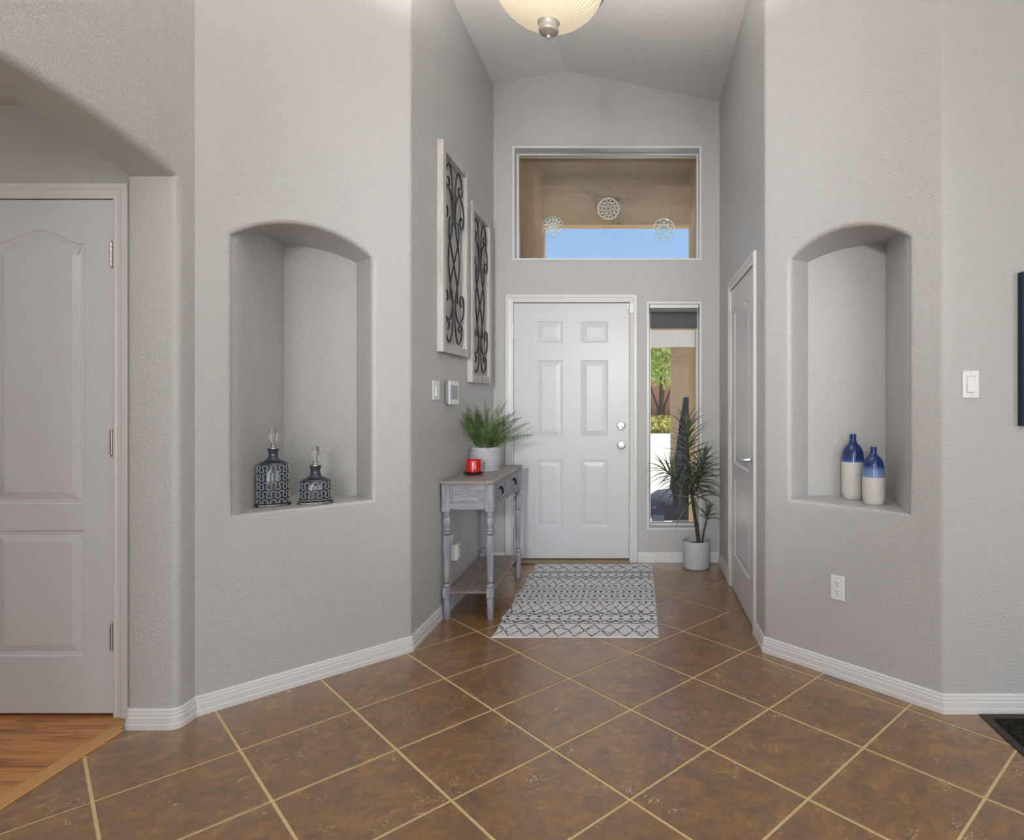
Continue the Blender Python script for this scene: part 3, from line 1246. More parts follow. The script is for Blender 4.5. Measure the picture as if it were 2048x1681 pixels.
M['tree_leaf'] = leafm('spring_tree_leaf', (168, 196, 104), (226, 232, 160), 1.2)
M['shrub_leaf'] = leafm('golden_shrub_leaf', (176, 172, 70), (232, 222, 130), 4)
M['bark'] = stucco('grey_bark', (112, 96, 84), 30)
rt = random.Random(11)
tr_ = thing('street_tree', 'leafy young tree across the drive seen through sidelight', 'tree', (1.05, 28, -0.05))
mb = MB()
for dx, dy, r_ in ((0, 0, 0.13), (0.3, 0.1, 0.08), (-0.3, -0.1, 0.08), (0.1, 0.3, 0.07)):
    mb.tube([(dx * 0.2, dy * 0.2, 0), (dx * 0.5, dy * 0.5, 1.0), (dx * 2.2, dy * 2.2, 2.4), (dx * 3.2, dy * 3.2, 4.4)], lambda t_, r_=r_: r_ * (1 - 0.75 * t_), 8)
mb.build('trunk', M['bark'], tr_)
mb = MB()
for c, rad, n_ in (((0, 0, 4.0), (1.9, 1.6, 2.0), 2600), ((-0.9, 0, 3.0), (1.2, 1.2, 1.2), 1200), ((0.9, 0, 2.7), (1.2, 1.2, 1.1), 1200), ((0.2, 0, 5.4), (1.2, 1.1, 1.2), 900)):
    leaf_cloud(mb, c, rad, n_, 0.11, rt)
cr = mb.build('crown', M['tree_leaf'], tr_)
cr['kind'] = 'stuff'
sb = thing('golden_shrub', 'low golden green shrub at the foot of street tree', 'shrub', (0.9, 25, -0.05))
mb = MB()
leaf_cloud(mb, (0, 0, 0.32), (1.2, 0.7, 0.42), 2600, 0.05, rt)
o_ = mb.build('foliage', M['shrub_leaf'], sb)
o_['kind'] = 'stuff'
mb = MB()
for k in range(6):
    a = k * 1.05
    mb.tube([(0, 0, 0), (0.4 * math.cos(a), 0.3 * math.sin(a), 0.2), (0.8 * math.cos(a), 0.5 * math.sin(a), 0.5)], 0.015, 6)
mb.build('stem', M['bark'], sb)
hs = thing('far_house', 'brick house across the street behind the tree', 'house', (-1.0, 46, -0.05))
MB().box((-9, 0, 0), (9, 8, 2.9)).build('wall', stucco('far_brick', (190, 140, 116), 8), hs)
MB().add([(-9.6, -0.5, 2.8), (9.6, -0.5, 2.8), (9.6, 8.5, 2.8), (-9.6, 8.5, 2.8), (-9.6, 4, 5.0), (9.6, 4, 5.0)], [(0, 1, 5, 4), (2, 3, 4, 5), (0, 4, 3), (1, 2, 5), (0, 3, 2, 1)]).build('roof', plain('far_roof', (150, 140, 132), 0.9), hs)
for k, x_ in enumerate((-6, -2.5, 4.5)):
    MB().box((x_ - 0.7, -0.04, 1.0), (x_ + 0.7, 0.02, 2.2)).build('window', plain('far_glass', (70, 84, 100), 0.2), hs)

# ------------------------------------------------------------------ small fittings on walls
RL = R(90)                                # things on the left entry wall face +X


def rocker_switch(name, label, loc, rz, w=0.070, h=0.115, dimmer=False, group=None):
    o = thing(name, label, 'light switch', loc, rz, group)
    MB().box((-w / 2, -0.006, -h / 2), (w / 2, 0.0, h / 2), 0.0025).build('plate', M['plastic'], o)
    dx = -0.006 if dimmer else 0
    mb = MB()
    a = 0.0165
    mb.add([(dx - a, -0.0065, -0.033), (dx + a, -0.0065, -0.033), (dx + a, -0.0065, 0.033), (dx - a, -0.0065, 0.033),
            (dx - a + 0.001, -0.0125, -0.032), (dx + a - 0.001, -0.0125, -0.032), (dx + a - 0.001, -0.0075, 0.032), (dx - a + 0.001, -0.0075, 0.032)],
           [(0, 1, 2, 3), (4, 7, 6, 5), (0, 4, 5, 1), (1, 5, 6, 2), (2, 6, 7, 3), (3, 7, 4, 0)])
    mb.build('rocker', M['plastic'], o)
    MB().box((dx - a - 0.001, -0.0064, -0.0345), (dx + a + 0.001, -0.0058, 0.0345)).build('slot', plain('switch_seam', (150, 150, 150), 0.6), o)
    if dimmer:
        MB().box((dx + a + 0.007, -0.0085, -0.03), (dx + a + 0.012, -0.0062, 0.03), 0.001).build('dimmer_slider', M['plastic'], o)
    for z in (-0.048, 0.048):
        MB().lathe([(0.003, 0.006), (0.003, 0.0068), (0.0001, 0.007)], 10, Matrix.Translation((0, 0, z)) @ Matrix.Rotation(R(90), 4, 'X')).build('screw', M['screw'], o)
    return o


def outlet(name, label, loc, rz):
    o = thing(name, label, 'outlet', loc, rz)
    MB().box((-0.035, -0.006, -0.0575), (0.035, 0.0, 0.0575), 0.0025).build('plate', M['plastic'], o)
    for z in (0.0195, -0.0195):
        rc_ = MB().lathe([(0.0165, 0.0055), (0.0165, 0.0075), (0.0001, 0.0075)], 20, Matrix.Translation((0, 0, z)) @ Matrix.Rotation(R(90), 4, 'X'), smooth=False).build('receptacle', M['plastic'], o)
        mb = MB()
        mb.box((-0.0075, -0.0079, z + 0.001), (-0.0055, -0.0072, z + 0.010)).box((0.0055, -0.0079, z + 0.002), (0.0075, -0.0072, z + 0.009))
        mb.cyl((0, -0.0079, z - 0.007), (0, -0.0072, z - 0.007), 0.0026, 10)
        mb.build('slots', M['slot'], rc_)
    return o


rocker_switch('light_switch', 'white rocker switch on wall facing camera beside canvas', (1.379, CR2.y, 1.364), 0)
rocker_switch('dimmer_switch', 'white dimmer switch on entry wall left of alarm panel', (lwx(3.524), 3.524, 1.355), RL, 0.118, 0.115, True)
outlet('wall_outlet', 'white double outlet low on right angled wall under vases', (0.937, 2.864, 0.418), R(-45))
outlet('entry_outlet', 'white outlet on entry wall behind the console table', (lwx(3.80), 3.80, 0.40), RL)
pg = thing('plug_in_freshener', 'white plug-in device in outlet behind console table', 'plug', (lwx(3.80) + 0.0082, 3.80, 0.355), RL)
MB().box((-0.034, -0.042, -0.052), (0.034, 0.0, 0.05), 0.008, None, 2).build('body', M['plastic'], pg)
MB().box((-0.02, -0.047, -0.03), (0.02, -0.0415, 0.028), 0.004).build('cap', plain('cream_plastic', (226, 222, 212), 0.35), pg)

# alarm panel
ap = thing('alarm_panel', 'white wall control panel with blue grey screen above fern', 'control panel', (lwx(3.77), 3.77, 1.343), RL)
mb = MB().box((-0.093, -0.026, -0.072), (0.093, -0.002, 0.072), 0.01, None, 3)
mb.build('back_case', plain('slate_plastic', (128, 130, 142), 0.5), ap)
MB().box((-0.095, -0.033, -0.073), (0.095, -0.024, 0.073), 0.004, None, 2).build('bezel', M['plastic'], ap)
MB().box((-0.066, -0.0336, -0.042), (0.072, -0.0328, 0.046)).build('screen', plain('blue_grey_screen', (128, 138, 158), 0.12), ap)
MB().box((-0.02, -0.0338, -0.060), (0.015, -0.0329, -0.053), 0.0003).build('button', plain('pale_button', (214, 222, 200), 0.4), ap)


# ------------------------------------------------------------------ scroll panels on the left entry wall
def bez(pts, n=10):
    """Catmull-Rom through points"""
    P_ = [Vector(p) for p in pts]
    P_ = [P_[0] * 2 - P_[1]] + P_ + [P_[-1] * 2 - P_[-2]]
    res = []
    for i in range(1, len(P_) - 2):
        for k in range(n):
            t = k / n
            a, b, c, d = P_[i - 1], P_[i], P_[i + 1], P_[i + 2]
            res.append(0.5 * ((2 * b) + (c - a) * t + (2 * a - 5 * b + 4 * c - d) * t * t + (3 * b - a - 3 * c + d) * t ** 3))
    res.append(P_[-2])
    return res


def scroll_panel(label, y0, zb):
    Wd, H, mw, th = 0.52, 1.233, 0.052, 0.040
    yc = y0 + Wd / 2
    o = thing('scroll_wall_panel', label, 'wall decor', (lwx(yc) + 0.001, yc, zb), RL + 0.00925 * -1, 'iron scroll panels in whitewashed frames')
    for s_ in (-1, 1):
        MB().box((-mw / 2, -th, 0), (mw / 2, 0, H), 0.002).build('frame_stile', M['frame_wood'], o, (s_ * (Wd - mw) / 2, 0, 0))
    for z_ in (0, H - mw):
        MB().box((-Wd / 2 + mw + 0.0005, -th + 0.002, 0), (Wd / 2 - mw - 0.0005, 0, mw), 0.002).build('frame_rail', M['frame_wood'], o, (0, 0, z_))
    hw_, z0_, z1_ = Wd / 2 - mw, mw, H - mw
    hh = z1_ - z0_
    r_ = 0.0048
    # half design in (a: 0 centre..1 stile, b: 0 bottom..1 top)
    strands = [
        # top heart lobe ending in an inner curl
        [(0.03, 0.70), (0.04, 0.80), (0.12, 0.91), (0.34, 0.985), (0.60, 0.965), (0.76, 0.915), (0.72, 0.870), (0.54, 0.855), (0.40, 0.875), (0.42, 0.905), (0.55, 0.905)],
        # C scroll below it
        [(0.03, 0.66), (0.10, 0.77), (0.30, 0.840), (0.58, 0.852), (0.84, 0.815), (0.93, 0.75), (0.84, 0.695), (0.64, 0.685), (0.54, 0.715), (0.62, 0.745), (0.74, 0.738)],
        # belly strand running down to the foot lobe
        [(0.03, 0.70), (0.20, 0.61), (0.42, 0.53), (0.46, 0.44), (0.30, 0.34), (0.10, 0.26), (0.04, 0.17), (0.10, 0.08), (0.32, 0.015), (0.60, 0.028), (0.76, 0.075), (0.68, 0.118), (0.48, 0.122), (0.40, 0.098), (0.52, 0.080)],
        # crossing strand
        [(0.36, 0.70), (0.42, 0.64), (0.36, 0.58), (0.0, 0.47), (-0.34, 0.36), (-0.42, 0.29), (-0.40, 0.24)],
        # foot C scroll
        [(0.04, 0.25), (0.14, 0.18), (0.36, 0.135), (0.62, 0.140), (0.88, 0.185), (0.93, 0.25), (0.80, 0.292), (0.60, 0.282), (0.54, 0.25), (0.66, 0.232)],
    ]
    for st_ in strands:
        for s_ in (-1, 1):
            pts = bez([(s_ * a * hw_ * 0.97, -th * 0.5 - (0.004 if s_ > 0 else -0.004), z0_ + 0.008 + b * (hh - 0.016)) for a, b in st_], 8)
            MB().tube(pts, r_, 8).build('scroll', M['iron'], o)
    return o


scroll_panel('whitewashed frame with iron scrollwork, higher and nearer of two', 3.539, 1.580)
scroll_panel('whitewashed frame with iron scrollwork, lower one next to front door', 4.140, 1.420)

# ------------------------------------------------------------------ console table
TX0, TX1, TY0, TY1, TZ = -1.160, -0.847, 3.575, 4.495, 0.823
ct_ = thing('console_table', 'whitewashed grey console table with turned legs and two drawers', 'table', ((TX0 + TX1) / 2, (TY0 + TY1) / 2, 0))
hx, hy = (TX1 - TX0) / 2, (TY1 - TY0) / 2
mb = MB()
pts = [Vector((-hx, -hy)), Vector((-hx, hy)), Vector((hx, hy)), Vector((hx, -hy))]
prof = [(0.028, TZ - 0.022), (0.006, TZ - 0.022), (0.003, TZ - 0.019), (0.006, TZ - 0.013), (0.0, TZ - 0.011), (0.0, TZ - 0.004), (0.004, TZ)]
sweep(mb, pts, prof, fnb, True)
q = offset_poly(pts, 0.004, True)
mb.add([(p.x, p.y, TZ) for p in q], [(0, 1, 2, 3)])
mb.build('tabletop', M['wash_top'], ct_)
lx, ly = hx - 0.028, hy - 0.040
leg_prof = [(0.0165, 0.0), (0.0185, 0.004), (0.020, 0.06), (0.0205, 0.118), (0.017, 0.122), (0.017, 0.128)]
leg_up = [(0.015, 0.190), (0.022, 0.194), (0.022, 0.202), (0.0165, 0.207), (0.0165, 0.215)]
flute = [(0.0155, 0.222), (0.0185, 0.30), (0.0215, 0.42), (0.0225, 0.49), (0.020, 0.500)]
vase = [(0.0165, 0.503), (0.023, 0.509), (0.024, 0.515), (0.0165, 0.522), (0.0225, 0.530), (0.0165, 0.540), (0.020, 0.555), (0.0245, 0.575), (0.0235, 0.592), (0.017, 0.606), (0.0215, 0.612), (0.0225, 0.618), (0.017, 0.624), (0.018, 0.640)]
leg_data = None
for a in (-1, 1):
    for b in (-1, 1):
        if leg_data is None:
            mb = MB()
            mb.lathe(leg_prof, 24)
            mb.box((-0.0205, -0.0205, 0.128), (0.0205, 0.0205, 0.190), 0.003)
            mb.lathe(leg_up, 24)
            mb.lathe(flute, 72, None, lambda an, r0, z: r0 * (1 - 0.10 * max(0.0, math.cos(an * 12)) * min(1, (z - 0.20) * 10)))
            mb.lathe(vase, 24)
            mb.box((-0.024, -0.024, 0.640), (0.024, 0.024, TZ - 0.0215), 0.0025)
            lo_ = mb.build('leg', M['wash_z'], ct_)
            leg_data = lo_.data
        else:
            lo_ = link('leg', leg_data, ct_)
        lo_.location = (a * lx, b * ly, 0)
# end panels
for b in (-1, 1):
    mb = MB()
    y_ = b * ly
    s_ = b
    x0, x1, z0, z1 = -lx + 0.0245, lx - 0.0245, 0.652, TZ - 0.022
    out = rect_cw(x0, x1, z0, z1)
    inn = rect_cw(x0 + 0.012, x1 - 0.012, z0 + 0.022, z1 - 0.012)
    mb.holed(out, [inn], lambda a_, c_: (a_, y_ + s_ * 0.016, c_))
    mb.box((x0 + 0.012, y_ - 0.006, z0 + 0.022), (x1 - 0.012, y_ + s_ * 0.011 if s_ > 0 else y_ + 0.006, z1 - 0.012)) if s_ > 0 else mb.box((x0 + 0.012, y_ - 0.011, z0 + 0.022), (x1 - 0.012, y_ + 0.006, z1 - 0.012))
    for (a_, c_, d_, e_) in ((x0, x1, z0, z0), ):
        mb.box((x0, y_ - 0.015 if s_ < 0 else y_ - 0.005, z0), (x1, y_ + 0.005 if s_ < 0 else y_ + 0.015, z0 + 0.022), 0.002)
    mb.box((x0, y_ - 0.018 if s_ < 0 else y_ + 0.012, z0 + 0.006), (x1, y_ - 0.012 if s_ < 0 else y_ + 0.018, z0 + 0.011), 0.001)
    mb.build('end_panel', M['wash'], ct_)
# back and front rails
MB().box((-lx - 0.006, -ly + 0.0245, 0.66), (-lx + 0.006, ly - 0.0245, TZ - 0.022)).build('back_rail', M['wash'], ct_)
mb = MB()
y0_, y1_ = -ly + 0.0245, ly - 0.0245
zt = TZ - 0.022
mb.box((lx - 0.004, y0_, zt - 0.014), (lx + 0.018, y1_, zt))
mb.box((lx - 0.004, y0_, 0.652), (lx + 0.018, y1_, 0.678), 0.002)
mb.box((lx + 0.014, y0_, 0.658), (lx + 0.021, y1_, 0.663), 0.001)
mb.box((lx - 0.004, -0.012, 0.678), (lx + 0.018, 0.012, zt - 0.014))
mb.box((lx - 0.012, y0_, 0.67), (lx - 0.006, y1_, zt))
mb.build('front_rail', M['wash'], ct_)
for s_ in (-1, 1):
    ya, yb = (y0_ + 0.003, -0.015) if s_ < 0 else (0.015, y1_ - 0.003)
    za, zb = 0.681, zt - 0.017
    mb = MB()
    mb.box((lx - 0.003, ya, za), (lx + 0.010, yb, zb), 0.001)
    for lo3, hi3 in (((ya, za), (yb, za + 0.018)), ((ya, zb - 0.018), (yb, zb)), ((ya, za + 0.018), (ya + 0.024, zb - 0.018)), ((yb - 0.024, za + 0.018), (yb, zb - 0.018))):
        mb.box((lx + 0.009, lo3[0], lo3[1]), (lx + 0.018, hi3[0], hi3[1]), 0.0015)
    dr = mb.build('drawer', M['wash'], ct_)
    ym, zm = (ya + yb) / 2, (za + zb) / 2 + 0.012
    mb = MB()
    mb.ball((lx + 0.013, ym, zm + 0.004), 0.011)
    mb.cyl((lx + 0.008, ym, zm + 0.004), (lx + 0.026, ym, zm + 0.004), 0.0035, 8)
    mb.tube([(lx + 0.026 + 0.004 * math.sin(2 * PI * k / 20) * 0, ym + 0.013 * math.sin(2 * PI * k / 20), zm - 0.014 + 0.018 * math.cos(2 * PI * k / 20)) for k in range(20)], 0.0032, 8, closed=True)
    mb.build('ring_pull', M['black_iron'], dr)
# shelf
mb = MB()
pts = [Vector((-lx - 0.005, -ly + 0.002)), Vector((-lx - 0.005, ly - 0.002)), Vector((lx + 0.005, ly - 0.002)), Vector((lx + 0.005, -ly + 0.002))]
mb.box((-lx - 0.006, -ly - 0.004, 0.150), (lx + 0.006, ly + 0.004, 0.164), 0.003)
mb.build('shelf', M['wash_shelf'], ct_)

# ------------------------------------------------------------------ candle and fern on the console
cl = thing('red_candle', 'red glass jar candle on scrolled black stand on console table', 'candle', (-1.046, 3.885, TZ))
mb = MB().lathe([(0.062, 0.012), (0.064, 0.014), (0.062, 0.017), (0.0001, 0.017)], 32)
for k in range(4):
    a = PI / 4 + k * PI / 2
    pts = []
    for j in range(16):
        t_ = j / 15
        an = -0.5 + 4.6 * t_
        rr_ = 0.0075 * (1 - 0.55 * t_)
        rad = 0.046 + rr_ * math.cos(an)
        pts.append((rad * math.cos(a), rad * math.sin(a), 0.0095 + rr_ * math.sin(an) - 0.0))
    mb.tube(pts, 0.0022, 6)
mb.build('stand', M['black_iron'], cl)
mb = MB().lathe([(0.044, 0.0172), (0.047, 0.020), (0.0475, 0.094), (0.0465, 0.0965), (0.0445, 0.096), (0.044, 0.086), (0.0001, 0.084)], 40)
mb.build('jar', plain('red_glaze', (196, 20, 16), 0.12, 0, 0.6, Coat_Weight=0.5), cl)
mb = MB().tube([(0, 0, 0.0838), (0.001, 0, 0.090), (0.002, 0.001, 0.095)], 0.0012, 6)
mb.build('wick', M['slot'], cl)

fp = thing('potted_fern', 'green fern in white woven-texture pot on console table', 'plant', (-1.040, 4.165, TZ))
# pot with staggered woven dashes
t = NT('white_woven_ceramic')
at_ = t.n('ShaderNodeAttribute', attribute_name='weave')
t.bsdf(Base_Color=t.mix(at_.outputs['Fac'], lin((150, 152, 160)), lin((232, 232, 236))), Roughness=0.5)
M['weave'] = t.m
prof = []
NZ = 54
H_ = 0.152
for i in range(NZ + 1):
    z = H_ * i / NZ
    tt = i / NZ
    r0 = 0.083 + 0.021 * math.sin(PI * (0.12 + 0.72 * tt)) ** 0.9
    prof.append((r0, z))
NS = 150
wv = []


def weave_r(a, r0, z):
    row = z / H_ * 12
    k = int(row)
    ph = (a / (2 * PI) * 50 + 0.5 * (k % 2) + 0.35 * (row - k)) % 1.0
    v = (math.cos(2 * PI * (ph - 0.5)) * 0.5 + 0.5) * math.sin(PI * (row - k)) ** 0.6 if 0 < row < 12 else 1
    wv.append(v)
    return r0 - 0.004 + 0.004 * v


mb = MB().lathe(prof, NS, None, weave_r, cap=False)
pv = list(wv)
me = bpy.data.meshes.new('pot')
me.from_pydata(mb.v, [], mb.f)
me.polygons.foreach_set('use_smooth', [True] * len(me.polygons))
ca_ = me.attributes.new('weave', 'FLOAT', 'POINT')
ca_.data.foreach_set('value', pv)
me.materials.append(M['weave'])
me.update()
link('pot', me, fp)
MB().lathe([(0.0001, 0.0), (0.084, 0.0), (0.086, 0.002)], 48).build('pot_foot', plain('white_ceramic_foot', (224, 224, 228), 0.5), fp)
mb = MB().lathe([(prof[-1][0] - 0.001, H_ - 0.001), (prof[-1][0] - 0.003, H_ + 0.002), (prof[-1][0] - 0.009, H_), (prof[-1][0] - 0.010, 0.128), (0.0001, 0.128)], 48)
mb.build('pot_rim', plain('white_ceramic', (230, 230, 234), 0.45), fp)
MB().lathe([(0.0945 - 0.012, 0.132), (0.05, 0.137), (0.0001, 0.138)], 32).build('soil', plain('dark_soil', (52, 44, 36), 0.95), fp)
t = NT('fern_green')
n_ = t.noise(t.coord('Object', None, True), 9, 3)
t.bsdf(Base_Color=t.ramp(n_, [(0.3, lin((46, 64, 42))), (0.5, lin((74, 100, 54))), (0.7, lin((122, 150, 72)))]), Roughness=0.55)
M['fern'] = t.m
rf_ = random.Random(21)


def frond(length, az, lean, curl, twist):
    """arching frond: rachis plus paired leaflets"""
    mb = MB()
    n = 27
    p = Vector((0.028 * math.cos(az), 0.028 * math.sin(az), 0.132))
    d2 = Vector((math.cos(az), math.sin(az), 0))
    ang = lean
    pts = [p.copy()]
    dirs = []
    for i in range(n):
        d = d2 * math.sin(ang) + Vector((0, 0, 1)) * math.cos(ang)
        dirs.append(d)
        p = p + d * (length / n)
        pts.append(p.copy())
        ang += curl / n * (0.3 + 1.4 * i / n)
    wall_x = lwx(4.165) + 0.006 + 1.040

    def cl_(v):
        v = Vector(v)
        if v.x < wall_x:
            v.x = wall_x + 0.001 + 0.0 * v.x
        return v
    mb.tube([cl_(q) for q in pts], lambda t_: 0.0017 * (1 - 0.7 * t_), 5)
    side0 = Vector((-math.sin(az), math.cos(az), 0))
    for i in range(4, n + 1):
        t_ = i / n
        c = pts[i]
        d = dirs[min(i, n - 1)]
        side = (Matrix.Rotation(twist, 3, d) @ side0)
        L_ = 0.030 * math.sin(PI * min(1, 0.12 + 0.9 * t_)) ** 0.75 + 0.003
        for s_ in (-1, 1):
            e = (side * s_ + d * 0.12).normalized()
            nn = d.cross(e).normalized()
            w_ = d * 0.0034
            dr_ = nn * (-0.004 * s_)
            vs = [cl_(c - w_ * 0.5), cl_(c + w_), cl_(c + e * L_ * 0.6 + w_ * 1.1 + dr_), cl_(c + e * L_ + w_ * 0.5 + dr_ * 2.0), cl_(c + e * L_ * 0.6 - w_ * 0.8 + dr_)]
            mb.add(vs, [(0, 1, 2, 4), (4, 2, 3)])
    return mb.build('frond', M['fern'], fp)


nf = 30
for k in range(nf):
    az = 2 * PI * k / nf * 5 + rf_.uniform(-0.2, 0.2)
    ring = k / nf
    lean = 0.10 + 1.05 * ring + rf_.uniform(-0.08, 0.08)
    ln_ = rf_.uniform(0.31, 0.385) * (1.0 - 0.22 * ring)
    if math.cos(az) < -0.3:
        lean *= 0.55
    frond(ln_, az, lean, rf_.uniform(0.25, 0.95), rf_.uniform(0.3, 1.3) * (1 if math.sin(az) * math.cos(az) > 0 else -1))


# ------------------------------------------------------------------ bottles in the left niche
M['bottle'] = plain('slate_blue_glaze', (58, 63, 74), 0.14, 0, 0.6)
M['relief'] = plain('pale_glaze_relief', (168, 172, 172), 0.2, 0, 0.6)


def crystal_mat():
    t = NT('clear_crystal')
    t.bsdf(Base_Color=(1, 1, 1, 1), Roughness=0.02, IOR=1.5, Transmission_Weight=1.0)
    return t.m


M['crystal'] = crystal_mat()


def stopper_bottle(name, label, loc, rz, hb, rows, hw_, hd_, ch):
    """hb: body height; rows of relief; hw_, hd_: half width and depth of the oval body; ch: crystal height"""
    o = thing(name, label, 'bottle', loc, rz, 'stoppered bottles in the left niche')
    bz = 0.014
    mb = MB()
    mb.lathe([(1.10, 0.0), (1.12, 0.002), (1.12, 0.011), (1.10, 0.013)], 48, Matrix.Diagonal((hw_, hd_ * 1.05, 1, 1)))
    mb.build('acrylic_base', M['crystal'], o)
    z0 = bz
    prof = [(0.96, z0), (1.0, z0 + 0.004), (1.0, z0 + hb - 0.003), (0.97, z0 + hb), (0.72, z0 + hb + 0.011), (0.46, z0 + hb + 0.020)]
    mb = MB()
    mb.lathe(prof, 56, Matrix.Diagonal((hw_, hd_, 1, 1)))
    zn = z0 + hb + 0.017
    nr = hw_ * 0.31
    mb.lathe([(nr * 1.9, zn - 0.002), (nr * 1.25, zn + 0.007), (nr, zn + 0.018), (nr * 0.98, zn + 0.038), (nr * 1.22, zn + 0.052), (nr * 1.24, zn + 0.055), (nr * 1.05, zn + 0.0555), (0.0001, zn + 0.0545)], 32)
    mb.build('body', M['bottle'], o)
    # meandering raised glaze, row by row
    rh = hb / rows
    per = 12
    for k in range(int(math.ceil(rows))):
        mb = MB()
        zc_ = z0 + hb - rh * (k + 0.5)
        pts = []
        NN = per * 36
        for i in range(NN):
            s_ = 2 * PI * i / 36
            a = (s_ + 1.05 * math.sin(2 * s_)) / per
            zz = zc_ + rh * 0.40 * math.cos(s_)
            zz = max(z0 + 0.005, zz)
            pts.append((hw_ * 1.005 * math.cos(a), hd_ * 1.005 * math.sin(a), zz))
        mb.tube(pts, 0.0018, 6, closed=True)
        mb.build('relief', M['relief'], o)
    zt_ = zn + 0.055
    mb = MB().lathe([(nr * 0.95, zt_), (nr * 0.95, zt_ + 0.004), (nr * 0.55, zt_ + 0.009), (nr * 0.42, zt_ + 0.016), (nr * 0.6, zt_ + 0.022), (0.0001, zt_ + 0.023)], 24)
    mb.build('stopper_collar', M['nickel'], o)
    c0 = zt_ + 0.0235
    mb = MB().lathe([(0.007, c0), (0.017, c0 + ch * 0.36), (0.0185, c0 + ch * 0.62), (0.0125, c0 + ch), (0.0001, c0 + ch)], 8, smooth=False)
    mb.build('stopper', M['crystal'], o)
    return o


stopper_bottle('stopper_bottle', 'taller slate bottle with raised loop pattern and crystal stopper', (-1.700, 2.845, 0.8065), R(32), 0.180, 4.6, 0.066, 0.047, 0.072)
stopper_bottle('stopper_bottle', 'shorter slate bottle with raised loop pattern and crystal stopper', (-1.535, 2.905, 0.8065), R(28), 0.094, 2.3, 0.069, 0.049, 0.070)

# ------------------------------------------------------------------ vases in the right niche


def vase_mat(name, h, bands, rough_z):
    """bands: [(z fraction, colour)...] glaze bands of the vase from the foot up"""
    t = NT(name)
    c = t.coord('Object')
    sep = t.n('ShaderNodeSeparateXYZ', i0=c)
    z = t.math('DIVIDE', sep.outputs[2], h)
    col = t.ramp(z, [(p, lin(cc)) for p, cc in bands])
    below = t.math('LESS_THAN', z, rough_z)
    t.bsdf(Base_Color=col, Specular_IOR_Level=0.6)
    ro = t.n('ShaderNodeMapRange', i0=below)
    ro.inputs['To Min'].default_value = 0.12
    ro.inputs['To Max'].default_value = 0.55
    t.set(t.b.inputs['Roughness'], ro.outputs[0])
    vo = t.n('ShaderNodeTexVoronoi', feature='DISTANCE_TO_EDGE')
    t.set(vo.inputs['Vector'], c)
    vo.inputs['Scale'].default_value = 210
    tex = t.math('LESS_THAN', z, rough_z * 0.74)
    crack = t.math('LESS_THAN', vo.outputs['Distance'], 0.12)
    hgt = t.math('MULTIPLY', crack, tex)
    rings = t.n('ShaderNodeTexWave')
    rings.bands_direction = 'Z'
    rings.inputs['Scale'].default_value = 45
    t.set(rings.inputs['Vector'], c)
    hg = t.math('SUBTRACT', t.math('MULTIPLY', rings.outputs['Fac'], 0.25), hgt)
    t.bump(hg, 0.5, 0.0018)
    return t.m


def vase_body(name, label, loc, h, r, mat):
    o = thing(name, label, 'vase', loc, 0, 'blue and white vases in the right niche')
    pr = [(0.80, 0.0), (0.86, 0.012), (0.95, 0.06), (1.0, 0.16), (1.0, 0.42), (0.985, 0.58), (0.93, 0.68), (0.80, 0.765), (0.58, 0.825), (0.36, 0.865), (0.295, 0.90), (0.285, 0.94), (0.30, 0.992), (0.285, 1.0), (0.24, 1.0), (0.235, 0.94), (0.0001, 0.92)]
    prs = [(p.x, p.y) for p in bez([(a * r, b * h, 0) for a, b in pr[:13]], 5)]
    prs += [(a * r, b * h) for a, b in pr[13:]]
    MB().lathe(prs, 56).build('body', mat, o)
    mb = MB().lathe([(0.0001, 0.0), (0.76 * r, 0.0), (0.79 * r, 0.0012)], 40)
    mb.build('foot', plain('bare_clay', (150, 136, 120), 0.8), o)
    return o


E_ = 0.004
vm1 = vase_mat('cobalt_white_glaze_tall', 0.322, [(0.0, (216, 212, 204)), (0.572, (214, 211, 205)), (0.573 + E_, (78, 108, 168)), (0.62, (36, 64, 128)), (0.72, (22, 44, 100)), (1.0, (30, 56, 112))], 0.573)
vm2 = vase_mat('cobalt_white_glaze_short', 0.270, [(0.0, (216, 212, 204)), (0.475, (214, 211, 205)), (0.476 + E_, (126, 152, 196)), (0.60, (100, 130, 182)), (0.67, (36, 64, 128)), (0.70, (22, 44, 100)), (1.0, (36, 60, 124))], 0.476)
vase_body('bottle_vase', 'taller cobalt and white vase behind in right niche', (1.074, 3.05, 0.8065), 0.322, 0.0555, vm1)
vase_body('bottle_vase', 'shorter vase banded cobalt, pale blue and white in right niche', (1.116, 2.893, 0.8065), 0.270, 0.0505, vm2)

# ------------------------------------------------------------------ rug
RX0, RX1, RY0, RY1 = -0.803, 0.113, 3.328, 4.82
rgw, rgl = RX1 - RX0, RY1 - RY0
t = NT('woven_rug')
at_ = t.n('ShaderNodeAttribute', attribute_name='ink')
c = t.coord('Object')
n_ = t.noise(c, 220, 3, 0.6)
n2 = t.noise(c, 26, 3, 0.6)
ink = t.math('MULTIPLY', at_.outputs['Fac'], t.math('ADD', 0.55, t.math('MULTIPLY', n2, 0.8)))
base = t.mix(n_, lin((218, 217, 218)), lin((242, 240, 238)))
t.bsdf(Base_Color=t.mix(ink, base, lin((68, 76, 106))), Roughness=0.95, Specular_IOR_Level=0.1)
t.bump(n_, 0.5, 0.003)
M['rug'] = t.m
NX, NY = 300, 460


def tri_w(x):
    x = x % 1.0
    return abs(x - 0.5) * 2.0


